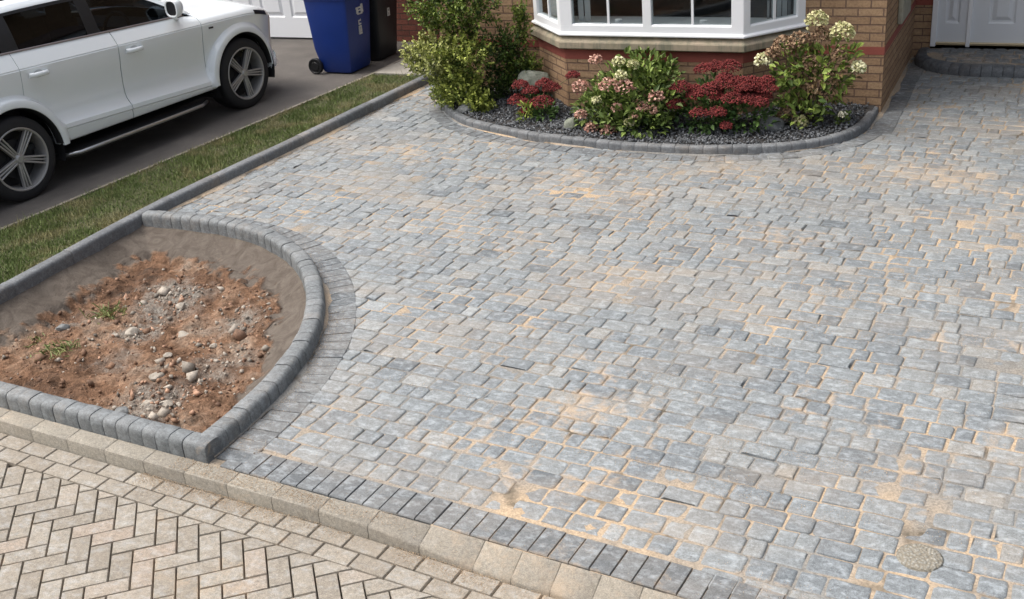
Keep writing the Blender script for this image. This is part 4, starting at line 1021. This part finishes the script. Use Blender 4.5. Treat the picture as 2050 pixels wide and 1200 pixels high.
# ------------------------------------------------------------------ bare soil bed inside the kerb ring
SOIL_RING = [tuple(p) for p in SOIL_POLY] + [tuple(SOIL_POLY[0])]
def soil_h(X, Y):
    P_ = np.c_[np.ravel(X), np.ravel(Y)]; d = polydist(P_, SOIL_RING).reshape(np.shape(X))
    rag = 0.35 + 0.26 * (fbm(X * 3, Y * 3, 4, 41) - 0.5)
    t = np.clip(d / rag, 0, 1)
    lump = 0.12 * (fbm(X * 2.1, Y * 2.1, 3, 11) - 0.5) + 0.085 * (fbm(X * 6.5, Y * 6.5, 4, 13) - 0.5) + 0.065 * (fbm(X * 18, Y * 18, 4, 15) - 0.5)
    flat = 0.012 * (fbm(X * 5, Y * 5, 3, 19) - 0.5)
    k = np.clip((t - 0.72) / 0.28, 0, 1); k = k * k * (3 - 2 * k)
    return 0.022 - 0.185 * t + flat * (1 - k) + lump * k - 0.005 * k
def soil_edge(V):
    X, Y = V[:, 0], V[:, 1]; d = polydist(V[:, :2], SOIL_RING); rag = 0.35 + 0.26 * (fbm(X * 3, Y * 3, 4, 41) - 0.5)
    front = np.clip((Y - kerb_y(X) - 0.1) / 0.5, 0.0, 1)
    return np.clip((0.95 - d / rag - 0.75 * (fbm(X * 13, Y * 13, 5, 43) - 0.5)) * 8, 0, 1) * np.clip(0.25 + front * 1.2, 0, 1)
sheet('soil', -6.9, -3.84, 3.78, 6.66, 0.014, soil_h, M['soil'], lambda P_: inside(P_, SOIL_POLY), soil_edge)
so_ = bpy.data.objects['soil']; vv = np.empty(len(so_.data.vertices) * 3, dtype=np.float32); so_.data.vertices.foreach_get('co', vv); vv = vv.reshape(-1, 3)
rub_ = np.zeros(len(vv))
for (x, y), s_, w_q in (((-5.75, 5.62), .20, 1), ((-5.95, 5.80), .16, .8), ((-4.86, 4.34), .17, 1), ((-5.66, 5.16), .14, .9), ((-5.02, 5.45), .15, .7), ((-4.72, 4.95), .16, .7), ((-5.5, 4.75), .15, .5), ((-6.2, 5.15), .18, .5)):
    rub_ = np.maximum(rub_, w_q * np.exp(-((vv[:, 0] - x) ** 2 + (vv[:, 1] - y) ** 2) / (2 * s_ * s_)))
rub_ = np.clip((rub_ - 0.20 + 0.7 * (fbm(vv[:, 0] * 9, vv[:, 1] * 9, 4, 77) - 0.5)) * 2.2, 0, 1)
a_ = so_.data.attributes.new('rub', 'FLOAT', 'POINT'); a_.data.foreach_set('value', rub_.astype(np.float32))
OCT = np.array([[1, 0, 0], [-1, 0, 0], [0, 1, 0], [0, -1, 0], [0, 0, 1], [0, 0, -1]], float)
OF = np.array([[0, 2, 4], [2, 1, 4], [1, 3, 4], [3, 0, 4], [2, 0, 5], [1, 2, 5], [3, 1, 5], [0, 3, 5]])
def chips(name, Pn, size, flat, C, mat, parent=None, jit=0.3):
    n = len(Pn); q = RNG.normal(size=(n, 4)); q /= np.linalg.norm(q, axis=1)[:, None]
    w, x, y, z = q.T
    Rm = np.stack([np.stack([1 - 2 * (y * y + z * z), 2 * (x * y - z * w), 2 * (x * z + y * w)], -1), np.stack([2 * (x * y + z * w), 1 - 2 * (x * x + z * z), 2 * (y * z - x * w)], -1),
                   np.stack([2 * (x * z - y * w), 2 * (y * z + x * w), 1 - 2 * (x * x + y * y)], -1)], 1)
    S = np.c_[RNG.uniform(0.7, 1.3, n), RNG.uniform(0.5, 1.0, n), np.full(n, flat) * RNG.uniform(0.6, 1.2, n)] * np.asarray(size).reshape(-1, 1)
    L = OCT[None] * S[:, None] * (1 + RNG.uniform(-jit, jit, (n, 6, 1)))
    V = np.einsum('nij,nkj->nki', Rm, L) + np.asarray(Pn)[:, None]
    F = (OF[None] + (np.arange(n) * 6)[:, None, None]).reshape(-1, 3)
    return raw_mesh(name, V.reshape(-1, 3), F, mat, parent, np.repeat(C, 8, 0))
cl = [((-5.75, 5.62), .16, 150), ((-5.9, 5.8), .15, 90), ((-4.86, 4.32), .14, 150), ((-4.8, 4.5), .15, 110), ((-5.68, 5.17), .12, 70), ((-5.05, 5.5), .16, 90), ((-4.85, 5.1), .2, 90), ((-4.7, 4.75), .14, 60), ((-5.3, 4.9), .7, 300), ((-6.1, 5.0), .4, 110)]
cl = [(a, b, int(c * 0.8)) for a, b, c in cl]
pp = np.concatenate([np.c_[RNG.normal(c[0][0], c[1], c[2]), RNG.normal(c[0][1], c[1], c[2])] for c in cl])
pp = pp[inside(pp, SOIL_POLY) & (polydist(pp, SOIL_RING) > 0.30 - 0.2 * (pp[:, 1] < 4.3))]; n_ = len(pp)
sz = np.exp(RNG.normal(math.log(0.0115), 0.5, n_)); tn = RNG.uniform(0, 1, (n_, 1))
rc = np.array([0.31, 0.275, 0.23]) * (0.5 + 0.9 * tn) * np.where(RNG.uniform(size=(n_, 1)) < 0.25, np.array([[1.1, .75, .6]]), 1.0)
tag(chips('rubble', np.c_[pp, soil_h(pp[:, 0], pp[:, 1]) + sz * 0.3], sz, 0.7, rc, M['chip']), 'small pale stone rubble scattered over the bare clay soil', 'rubble')['kind'] = 'stuff'
# clods of clay, lying with the soil
pc = np.c_[RNG.uniform(-6.7, -4.0, 1500), RNG.uniform(3.9, 6.4, 1500)]; dd_ = polydist(pc, SOIL_RING); pc = pc[inside(pc, SOIL_POLY) & (dd_ > 0.33 + 0.3 * (fbm(pc[:, 0] * 3, pc[:, 1] * 3, 4, 41) - 0.5) - 0.2 * (pc[:, 1] < 4.3))]; n_ = len(pc)
sz = np.exp(RNG.normal(math.log(0.010), 0.55, n_)); tn = RNG.uniform(0, 1, (n_, 1))
cc_ = np.array([0.12, 0.07, 0.045]) * (1 - tn) + np.array([0.27, 0.16, 0.10]) * tn
tag(chips('clods', np.c_[pc, soil_h(pc[:, 0], pc[:, 1]) + sz * 0.15], sz, 0.75, cc_, M['chip']), 'reddish brown crumbs and clods of clay on the bare bed', 'soil clods')['kind'] = 'stuff'
def rock(name, label, loc, r, mat, seed, squash=(1, 1, 0.7), rz=0, cat='rock', group=None):
    bm = bmesh.new(); bmesh.ops.create_icosphere(bm, subdivisions=3, radius=1.0); rr = random.Random(seed)
    pl = [(Vector((rr.gauss(0, 1), rr.gauss(0, 1), rr.gauss(0, 1))).normalized(), rr.uniform(0.55, 0.85)) for _ in range(9)]
    for v in bm.verts:
        for n, d in pl:
            k = v.co.dot(n) - d
            if k > 0: v.co -= n * k * 0.85
        v.co *= 1 + rr.uniform(-0.025, 0.025); v.co = Vector((v.co.x * squash[0], v.co.y * squash[1], v.co.z * squash[2])) * r
    me = bpy.data.meshes.new(name); bm.to_mesh(me); bm.free(); me.materials.append(mat)
    me.polygons.foreach_set('use_smooth', [True] * len(me.polygons)); me.set_sharp_from_angle(angle=R(32))
    o = link(name, me); o.location = loc; o.rotation_euler = (0, 0, rz); return tag(o, label, cat, group)
for i, (x, y, r, mt, lb) in enumerate([
    (-5.33, 5.23, .045, 'rockpale', 'pale rounded stone alone in the middle of the clay bed'),
    (-4.88, 4.36, .038, 'rockpale', 'flat whitish stone in the rubble near the front kerb'),
    (-4.90, 4.17, .05, 'rockpale', 'cream stone nearest the front kerb of the clay bed'),
    (-5.03, 4.63, .05, 'rockpale', 'buff stone behind the rubble near the front kerb'),
    (-5.70, 5.12, .055, 'rockpale', 'pale stone beside the grey patch next to the weeds'),
    (-4.76, 4.40, .04, 'rockpale', 'yellowish stone at the right end of the front rubble'),
    (-5.16, 4.88, .035, 'rockpale', 'small pale stone between the middle stone and the front rubble'),
    (-5.62, 5.55, .04, 'rockpale', 'flat pale stone at the near edge of the far rubble heap'),
    (-4.98, 5.14, .03, 'rockpale', 'small white stone near the curved side of the clay bed'),
    (-4.84, 4.12, .055, 'rockgrey', 'dark grey stone tucked behind the front kerb'),
    (-6.30, 5.05, .045, 'rockgrey', 'grey stone lying on the left side of the clay bed')]):
    rock('stone', lb, (x, y, float(soil_h(np.array([x]), np.array([y]))[0]) + r * 0.25), r, M[mt], 100 + i, (1.2, 0.85, 0.6), i * 1.3, 'stone', 'loose stones in the clay bed')
def leaves(name, Pn, D, L, W, C, mat, parent=None, fold=0.22, droop=0.12):
    n = len(Pn); D = D / (np.linalg.norm(D, axis=1)[:, None] + 1e-9); U = np.cross(D, RNG.normal(size=(n, 3)) * 0.5 + np.array([0, 0, 1.0])); U /= np.linalg.norm(U, axis=1)[:, None] + 1e-9
    N2 = np.cross(U, D); L = np.asarray(L)[:, None]; W = np.asarray(W)[:, None]
    V = np.stack([Pn, Pn + D * L * 0.42 + U * W * 0.5 + N2 * W * fold, Pn + D * L * 0.80 + U * W * 0.28 + N2 * (W * fold - L * droop * 0.5), Pn + D * L - N2 * L * droop,
                  Pn + D * L * 0.80 - U * W * 0.28 + N2 * (W * fold - L * droop * 0.5), Pn + D * L * 0.42 - U * W * 0.5 + N2 * W * fold], 1)
    b = (np.arange(n) * 6)[:, None, None]
    F = np.array([[0, 1, 2], [0, 2, 3], [0, 3, 4], [0, 4, 5]])[None] + b
    return raw_mesh(name, V.reshape(-1, 3), F.reshape(-1, 3), mat, parent, np.repeat(C, 4, 0))
def lerp(a, b, t): return np.asarray(a) * (1 - t) + np.asarray(b) * t
def shoots(lobes, per, lf, size, cols):
    # leafy shoots growing outwards through lobes: returns arrays for leaves()
    Pn, D, L, W, C = [], [], [], [], []
    for (c, r, n, ci) in lobes:
        for _ in range(n):
            d = RNG.normal(size=3); d[2] += 0.35; d /= np.linalg.norm(d)
            tip = np.array(c) + d * np.array(r) * RNG.uniform(0.62, 1.12)
            if tip[2] < 0.06: tip[2] = 0.06 + RNG.uniform(0, .05)
            sd_ = d * 0.7 + np.array([0, 0, 0.55]) + RNG.normal(0, .2, 3); sd_ /= np.linalg.norm(sd_); ln_ = RNG.uniform(0.10, 0.20)
            lo, hi = cols[ci]; tone = RNG.uniform(0, 1)
            for k in range(per):
                t = k / (per - 1); p = tip - sd_ * ln_ * (1 - t)
                dv = sd_ * (0.35 + 0.6 * t) + RNG.normal(0, 0.55, 3)
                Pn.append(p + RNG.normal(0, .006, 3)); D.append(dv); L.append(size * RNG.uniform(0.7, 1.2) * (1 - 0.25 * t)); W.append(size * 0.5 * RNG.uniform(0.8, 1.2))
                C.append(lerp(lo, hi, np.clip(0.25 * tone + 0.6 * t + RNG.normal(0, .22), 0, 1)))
    return [np.array(a) for a in (Pn, D, L, W, C)]
def branches(name, base, tips, r, mat, parent):
    mb = MB()
    for t in tips:
        b = Vector(base) + Vector((random.uniform(-.03, .03), random.uniform(-.03, .03), 0)); t = Vector(t); m = b.lerp(t, 0.5) + Vector((random.uniform(-.04, .04), random.uniform(-.04, .04), 0.05))
        mb.tube([b, b.lerp(m, 0.5) , m, t], [r, r * 0.85, r * 0.7, r * 0.4], 6)
    return mb.build(name, mat, parent, smooth=True)
def plant(name, label, cat, group=None): return thing(name, label, cat, (0, 0, 0), 0, group)
# weeds in the clay
for x, y, lb, s in ((-6.10, 5.33, 'pale green weed tuft in the clay bed nearest the lawn kerb corner', 1.2), (-5.98, 4.72, 'low olive weed tuft nearer the front of the clay bed', 1.0), (-6.35, 4.85, 'straggly weed at the left side of the clay bed', 0.8)):
    n = int(90 * s); z = float(soil_h(np.array([x]), np.array([y]))[0]); Pn = np.c_[RNG.normal(x, .06 * s, n), RNG.normal(y, .06 * s, n), np.full(n, z - 0.005)]
    D = np.c_[RNG.normal(0, .8, n), RNG.normal(0, .8, n), np.full(n, 0.7)]
    o = leaves('weed', Pn, D, RNG.uniform(.03, .09, n) * s, RNG.uniform(.006, .014, n), lerp((0.10, 0.12, 0.05), (0.24, 0.23, 0.12), RNG.uniform(0, 1, (n, 1))), M['leaf']); tag(o, lb, 'weed', 'weeds in the clay bed')

# ------------------------------------------------------------------ flower bed under the bay
sheet('bed_soil', -5.98, -1.4, 9.05, 10.68, 0.03, lambda X, Y: 0.028 + 0.03 * fbm(X * 4, Y * 4, 3, 51) + 0.03 * np.clip((Y - 9.4), 0, 1), M['bedsoil'], lambda P_: inside(P_, BED_POLY))
pp = np.c_[RNG.uniform(-5.95, -1.44, 22000), RNG.uniform(9.08, 10.62, 22000)]
pp = pp[inside(pp, BED_POLY) & (polydist(pp, BED_MID) > 0.045)][:9500]; n_ = len(pp)
sz = RNG.uniform(0.009, 0.022, n_); tn = RNG.beta(1.6, 3.5, (n_, 1))
tag(chips('slate_chippings', np.c_[pp, 0.045 + 0.03 * fbm(pp[:, 0] * 4, pp[:, 1] * 4, 3, 51) + 0.03 * np.clip(pp[:, 1] - 9.4, 0, 1) + RNG.uniform(-.004, .012, n_)], sz, 0.38, lerp((0.04, 0.043, 0.047), (0.27, 0.285, 0.30), tn), M['chip'], None, 0.15),
    'dark grey slate chippings covering the flower bed', 'slate chippings')['kind'] = 'stuff'
rock('boulder', 'pale lichened boulder against the house wall among red flowers', (-4.86, 10.33, 0.27), 0.17, M['rocklichen'], 31, (1.05, .7, .95), 0.4, 'boulder')
rock('boulder', 'grey boulder between the red flowers and the lime flowered hydrangea', (-2.28, 9.80, 0.10), 0.145, M['rockgrey'], 32, (1.0, .8, .6), 2.6, 'boulder')
rock('boulder', 'low greenish boulder left of the pink hydrangea near the bed kerb', (-4.13, 9.58, 0.08), 0.10, M['rocklichen'], 33, (1.2, .8, .6), 1.2, 'boulder')
rock('boulder', 'dark boulder under the golden shrub at the left end of the bed', (-5.42, 9.86, 0.08), 0.11, M['rockgrey'], 34, (1.1, .8, .7), 0.2, 'boulder')

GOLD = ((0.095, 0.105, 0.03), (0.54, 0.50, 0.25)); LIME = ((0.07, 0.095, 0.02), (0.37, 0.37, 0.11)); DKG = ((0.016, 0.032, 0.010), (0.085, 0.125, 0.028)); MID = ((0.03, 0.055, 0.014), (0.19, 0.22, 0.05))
t = plant('golden_shrub', 'large golden variegated shrub spilling over the left end of the flower bed', 'shrub')
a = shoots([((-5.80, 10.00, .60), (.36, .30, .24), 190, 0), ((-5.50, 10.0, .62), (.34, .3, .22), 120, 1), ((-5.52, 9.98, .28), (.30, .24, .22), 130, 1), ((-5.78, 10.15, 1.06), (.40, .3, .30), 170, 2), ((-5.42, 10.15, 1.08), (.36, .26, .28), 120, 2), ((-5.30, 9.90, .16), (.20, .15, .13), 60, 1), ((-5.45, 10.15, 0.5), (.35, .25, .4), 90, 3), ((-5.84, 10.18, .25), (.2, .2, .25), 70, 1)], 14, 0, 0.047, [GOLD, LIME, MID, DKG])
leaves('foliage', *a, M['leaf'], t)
branches('stem', (-5.60, 10.15, 0.03), [(-5.85, 10.02, .55), (-5.5, 10.0, .6), (-5.75, 10.15, 1.0), (-5.45, 10.15, 1.0), (-5.4, 9.98, .3), (-5.65, 10.1, .8)], 0.014, M['stem'], t)
t = plant('evergreen_shrub', 'dark green shrub with upright sprigs between the golden shrub and the bay window', 'shrub')
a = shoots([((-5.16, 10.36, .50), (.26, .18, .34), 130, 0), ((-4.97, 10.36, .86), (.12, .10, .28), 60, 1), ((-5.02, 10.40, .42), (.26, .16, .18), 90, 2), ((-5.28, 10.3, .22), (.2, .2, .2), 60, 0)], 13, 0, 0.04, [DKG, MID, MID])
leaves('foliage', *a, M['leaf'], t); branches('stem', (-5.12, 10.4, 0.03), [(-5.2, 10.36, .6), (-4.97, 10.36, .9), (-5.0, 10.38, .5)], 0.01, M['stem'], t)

def head_ball(name, c, r, cols, parent, n=150, squash=0.85, psize=0.026):
    d = RNG.normal(size=(n, 3)); d[:, 2] = np.abs(d[:, 2]) * 1.2 - 0.35; d /= np.linalg.norm(d, axis=1)[:, None]
    Pn = np.array(c) + d * np.array([r, r, r * squash]) * RNG.uniform(0.8, 1.05, (n, 1))
    tan_ = np.cross(d, RNG.normal(size=(n, 3))); tn = RNG.uniform(0, 1, (n, 1))
    base = lerp(cols[0], cols[1], np.clip(tn + RNG.normal(0, .15, (n, 1)), 0, 1))
    return leaves(name, Pn - tan_ * psize * 0.4, tan_ + d * 0.35, np.full(n, psize), np.full(n, psize * 0.95), base, M['petal'], parent, 0.05, 0.1)
def head_flat(name, c, r, cols, parent, n=190):
    r = r * 1.22; n = int(n * 1.7)
    q = np.sqrt(RNG.uniform(0, 1, n)); a = RNG.uniform(0, 2 * np.pi, n)
    Pn = np.array(c) + np.c_[np.cos(a) * q * r, np.sin(a) * q * r, (1 - q ** 2) * r * 0.5 + RNG.normal(0, .006, n) - RNG.uniform(0, .02, n)]
    return chips(name, Pn, np.full(n, 0.0098), 0.9, lerp(cols[0], cols[1], RNG.uniform(0, 1, (n, 1))), M['petal'], parent)
def foliage_mass(lobes, size, ratio, lo, hi, up=0.3):
    Pn, D, L, C = [], [], [], []
    for c, r, n in lobes:
        d = RNG.normal(size=(n, 3)); d /= np.linalg.norm(d, axis=1)[:, None]; q = RNG.uniform(0.3, 1.08, (n, 1)) ** 0.6
        p = np.array(c) + d * q * np.array(r); k = p[:, 2] > 0.05
        Pn.append(p[k]); D.append((d + np.array([0, 0, up]) + RNG.normal(0, .5, (n, 3)))[k]); L.append((size * RNG.uniform(.6, 1.2, n))[k])
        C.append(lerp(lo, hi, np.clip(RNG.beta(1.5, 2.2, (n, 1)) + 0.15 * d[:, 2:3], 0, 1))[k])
    L = np.concatenate(L); return np.concatenate(Pn), np.concatenate(D), L, L * ratio, np.concatenate(C)
# pink hydrangea in the middle
t = plant('hydrangea', 'wide green hydrangea with faded pink and cream heads in front of the bay window', 'hydrangea')
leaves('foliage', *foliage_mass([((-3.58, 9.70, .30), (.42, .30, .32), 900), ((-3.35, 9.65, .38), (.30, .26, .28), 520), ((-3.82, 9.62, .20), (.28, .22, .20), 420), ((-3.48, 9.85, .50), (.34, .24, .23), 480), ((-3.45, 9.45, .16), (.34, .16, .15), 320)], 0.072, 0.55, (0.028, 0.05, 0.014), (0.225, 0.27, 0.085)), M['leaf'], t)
tips = []
PK = ((0.25, 0.11, 0.09), (0.56, 0.37, 0.30)); CR = ((0.34, 0.36, 0.16), (0.62, 0.60, 0.42))
for x, z, r, c_ in ((-3.86, .70, .06, PK), (-3.70, .50, .085, PK), (-3.54, .49, .085, PK), (-3.98, .48, .07, PK), (-3.24, .42, .065, PK), (-3.62, .30, .045, PK), (-3.36, .32, .055, PK), (-3.87, .10, .06, PK), (-3.70, .09, .07, PK), (-3.44, .23, .05, PK), (-3.98, .22, .055, PK), (-3.26, .30, .04, PK),
                    (-3.64, .69, .055, CR), (-3.50, .67, .05, CR), (-3.58, .59, .055, CR), (-3.82, .36, .04, CR), (-3.50, .17, .04, CR)):
    y = 9.55 - 0.12 * (1 - z) + (0.1 if z > 0.6 else 0); p = (x, y - 0.03, z); head_ball('flower_head', p, r, c_, t, int(60 + 900 * r)); tips.append(p)
branches('stem', (-3.60, 9.75, 0.03), tips, 0.006, M['greenstem'], t)
# red sedums
RD = ((0.055, 0.009, 0.010), (0.215, 0.036, 0.034))
def sedum(label, base, heads, lobes):
    t = plant('sedum', label, 'sedum', 'red sedums in the flower bed')
    leaves('foliage', *foliage_mass(lobes, 0.055, 0.6, (0.022, 0.050, 0.016), (0.115, 0.175, 0.06), 0.6), M['leaf'], t)
    tips = []
    for x, y, z, r in heads: head_flat('flower_head', (x, y, z), r, RD, t, int(120 + 1400 * r)); tips.append((x, y, z))
    branches('stem', base, tips, 0.005, M['greenstem'], t)
sedum('large dark red sedum clump right of the pink hydrangea', (-2.75, 9.78, 0.03),
      [(x, y, z, r) for x, y, z, r in ((-3.06, 9.62, .47, .085), (-2.90, 9.85, .58, .085), (-2.80, 9.88, .60, .08), (-2.68, 9.88, .60, .095), (-3.10, 9.60, .31, .075), (-2.80, 9.66, .44, .10), (-2.68, 9.70, .49, .10), (-2.55, 9.70, .50, .10), (-2.43, 9.72, .50, .095), (-2.30, 9.72, .46, .085),
                                       (-2.86, 9.52, .27, .075), (-2.70, 9.52, .28, .075), (-2.56, 9.60, .39, .10), (-2.44, 9.62, .38, .09), (-2.34, 9.62, .36, .07), (-2.61, 9.50, .17, .045), (-2.92, 9.62, .40, .07))] + [(random.uniform(-2.98, -2.28), random.uniform(9.62, 9.86), random.uniform(.36, .56), random.uniform(.055, .08)) for _ in range(13)],
      [((-2.85, 9.66, .22), (.26, .18, .20), 420), ((-2.50, 9.72, .20), (.28, .18, .18), 380), ((-2.75, 9.80, .35), (.3, .15, .18), 220)])
sedum('small red sedum in front of the pale boulder by the golden shrub', (-4.66, 9.95, 0.03),
      [(-4.80, 9.88, .36, 0.072), (-4.69, 9.86, .31, 0.072), (-4.83, 9.85, .21, 0.085), (-4.72, 9.80, .20, 0.072), (-4.56, 9.92, .37, 0.072), (-4.48, 9.92, .33, 0.078), (-4.54, 9.80, .21, 0.111), (-4.72, 9.78, .12, 0.058), (-4.28, 10.00, .44, 0.058)],
      [((-4.66, 9.9, .14), (.18, .12, .14), 150), ((-4.50, 9.75, .12), (.13, .10, .11), 170)])
# lime hydrangea by the house corner
t = plant('hydrangea', 'tall thin hydrangea with round lime cream heads by the house corner', 'hydrangea')
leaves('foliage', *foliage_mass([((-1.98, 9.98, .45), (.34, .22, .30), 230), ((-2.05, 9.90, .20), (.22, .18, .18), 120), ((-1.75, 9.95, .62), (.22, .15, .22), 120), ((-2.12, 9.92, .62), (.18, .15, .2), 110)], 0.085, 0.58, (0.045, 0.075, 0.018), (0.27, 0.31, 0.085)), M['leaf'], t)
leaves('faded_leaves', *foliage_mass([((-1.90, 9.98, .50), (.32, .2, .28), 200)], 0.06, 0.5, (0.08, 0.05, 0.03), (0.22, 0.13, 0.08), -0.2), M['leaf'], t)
LM = ((0.24, 0.25, 0.10), (0.58, 0.56, 0.34)); FB = ((0.13, 0.075, 0.05), (0.34, 0.24, 0.15)); WC = ((0.42, 0.43, 0.24), (0.68, 0.66, 0.48)); tips = []
for x, z, r, c_ in ((-1.92, 1.01, .085, LM), (-1.70, .91, .09, LM), (-2.38, .65, .065, WC), (-1.55, .61, .055, WC), (-2.06, .83, .085, FB), (-1.87, .89, .07, FB), (-2.20, .79, .085, FB), (-1.95, .64, .07, FB), (-1.72, .72, .06, FB), (-2.16, .17, .07, FB), (-2.03, .09, .06, LM), (-1.80, .50, .07, FB), (-1.98, .45, .05, FB), (-2.28, .72, .06, FB)):
    p = (x, 9.90, z); head_ball('flower_head', p, r * 1.12, c_, t, int(90 + 1900 * r), 0.95, 0.026); tips.append(p)
branches('stem', (-1.98, 10.0, 0.03), tips, 0.006, M['stem'], t)
t = plant('leafy_plant', 'small yellow green plant on the slate below the small red sedum', 'plant')
leaves('foliage', *foliage_mass([((-4.66, 9.66, .13), (.06, .05, .11), 70)], 0.055, 0.4, (0.10, 0.13, 0.03), (0.32, 0.34, 0.09), 0.8), M['leaf'], t)
t = plant('white_flower', 'little white flowered plant at the right end of the flower bed', 'plant')
leaves('foliage', *foliage_mass([((-1.68, 10.02, .10), (.06, .05, .07), 50)], 0.05, 0.5, (0.04, 0.06, 0.02), (0.16, 0.2, 0.06), 0.6), M['leaf'], t)
head_ball('flower_head', (-1.68, 9.97, .17), .035, ((0.5, 0.48, 0.38), (0.75, 0.73, 0.62)), t, 40, 0.8, 0.02)
def pebbled():
    m, nt, b = newmat('pebbled_mortar'); oc = nd(nt, 'TexCoord').outputs['Object']
    v = nd(nt, 'TexVoronoi', {'Vector': oc, 'Scale': 75.0}); cr = nd(nt, 'SeparateColor', {'Color': v.outputs['Color']}).outputs[0]
    col = mix(nt, ramp(nt, v.outputs['Distance'], [(0.25, 0.0), (0.6, 1.0)]), ramp(nt, cr, [(0.0, (0.21, 0.205, 0.18)), (1.0, (0.33, 0.32, 0.28))]), (0.20, 0.18, 0.14))
    nt.links.new(col, b.inputs['Base Color']); b.inputs['Roughness'].default_value = 0.9
    bump(nt, b, math_(nt, 'SUBTRACT', 1.0, v.outputs['Distance']), 0.008, 0.9); return m
# round pebbly patch among the paving blocks
mb = MB(); n = 30
mb.grid([[(-0.29 + r * 1.05 * math.cos(a), 4.15 + r * math.sin(a), z) for a in np.linspace(0, 2 * math.pi, n, endpoint=False)] for r, z in ((0.092, -0.05), (0.092, 0.002), (0.082, 0.007), (0.04, 0.009), (0.002, 0.009))], closed=True)
tag(mb.build('paving_disc', pebbled(), smooth=True), 'round pebbly mortar patch set among the grey paving blocks', 'paving disc')

# grains of jointing sand left lying on the paving, the kerbs and the road
def grain_pts():
    out = []
    def add(x, y, z): out.append(np.c_[x, y, np.broadcast_to(z, np.shape(x))])
    n = 9000; x = RNG.uniform(-4.25, -1.4, n); k = fbm(x * 1.7, x * 0 + 3, 4, 91); keep = RNG.uniform(size=n) < np.clip((k - 0.38) * 4, 0.04, 1); x = x[keep]
    o = RNG.exponential(0.05, len(x)); add(x, kerb_y(x) - 0.116 - o, ROADZ + 0.002)
    n = 5200; x = RNG.uniform(-4.05, -2.2, n); o = RNG.uniform(0.004, 0.105, n); k = fbm(x * 2.2, o * 9, 4, 93); kk = RNG.uniform(size=n) < np.clip((k - 0.36) * 4, 0.05, 1); t = np.clip((x + 2.85) / 0.75, 0, 1); add(x[kk], kerb_y(x[kk]) - o[kk], (0.002 - 0.55 * t * o)[kk])
    n = 5000; x = RNG.uniform(-3.85, 1.5, n); o = RNG.uniform(0.0, 0.3, n); k = fbm(x * 1.5, o * 5, 4, 95); kk = RNG.uniform(size=n) < np.clip((k - 0.45) * 4, 0.03, 1); add(x[kk], kerb_y(x[kk]) + o[kk], 0.0065)
    P_ = np.array(SOIL_OUT); i = RNG.integers(2, len(P_) - 1, 7000); o = RNG.exponential(0.035, 7000); k = fbm(i * 0.07, i * 0.0 + 1, 4, 97); kk = RNG.uniform(size=7000) < np.clip((k - 0.4) * 4, 0.03, 1)
    Q = np.array(offset_path(SOIL_OUT, -1.0)) - P_; q = P_[i] + Q[i] * o[:, None] + RNG.normal(0, .02, (7000, 2)); kk &= ~inside(q, skip_soil); add(q[kk, 0], q[kk, 1], 0.006)
    y = RNG.uniform(6.75, 11.0, 5000); x = np.interp(y, [p[1] for p in EDGE], [p[0] for p in EDGE]) + 0.058 + RNG.exponential(0.05, 5000); k = fbm(y * 1.3, y * 0 + 7, 4, 99); kk = RNG.uniform(size=5000) < np.clip((k - 0.38) * 4, 0.05, 1); add(x[kk], y[kk], 0.004)
    y = RNG.normal(7.0, 0.45, 1800); x = np.interp(y, [p[1] for p in EDGE], [p[0] for p in EDGE]) - 0.05 - RNG.exponential(0.035, 1800); add(x, y, 0.05)
    for _ in range(46):
        n = int(RNG.uniform(120, 420)); cx, cy = RNG.uniform(-4.5, 1.6), RNG.uniform(4.2, 9.2)
        u, v = RNG.normal(0, RNG.uniform(.12, .4), n), RNG.normal(0, RNG.uniform(.03, .09), n)
        q = np.c_[cx + u, cy + v + KA * u]; q = q[~inside(q, skip_soil) & ~inside(q, BED_POLY)]; add(q[:, 0], q[:, 1], 0.002)
    return np.concatenate(out)
gq = grain_pts(); n_ = len(gq); tn = RNG.uniform(0, 1, (n_, 1))
tag(chips('spilt_sand', gq, RNG.uniform(0.0013, 0.0029, n_), 0.7, lerp((0.34, 0.245, 0.155), (0.56, 0.43, 0.30), tn), M['chip']), 'loose orange jointing sand left on the paving and kerbs', 'sand')['kind'] = 'stuff'
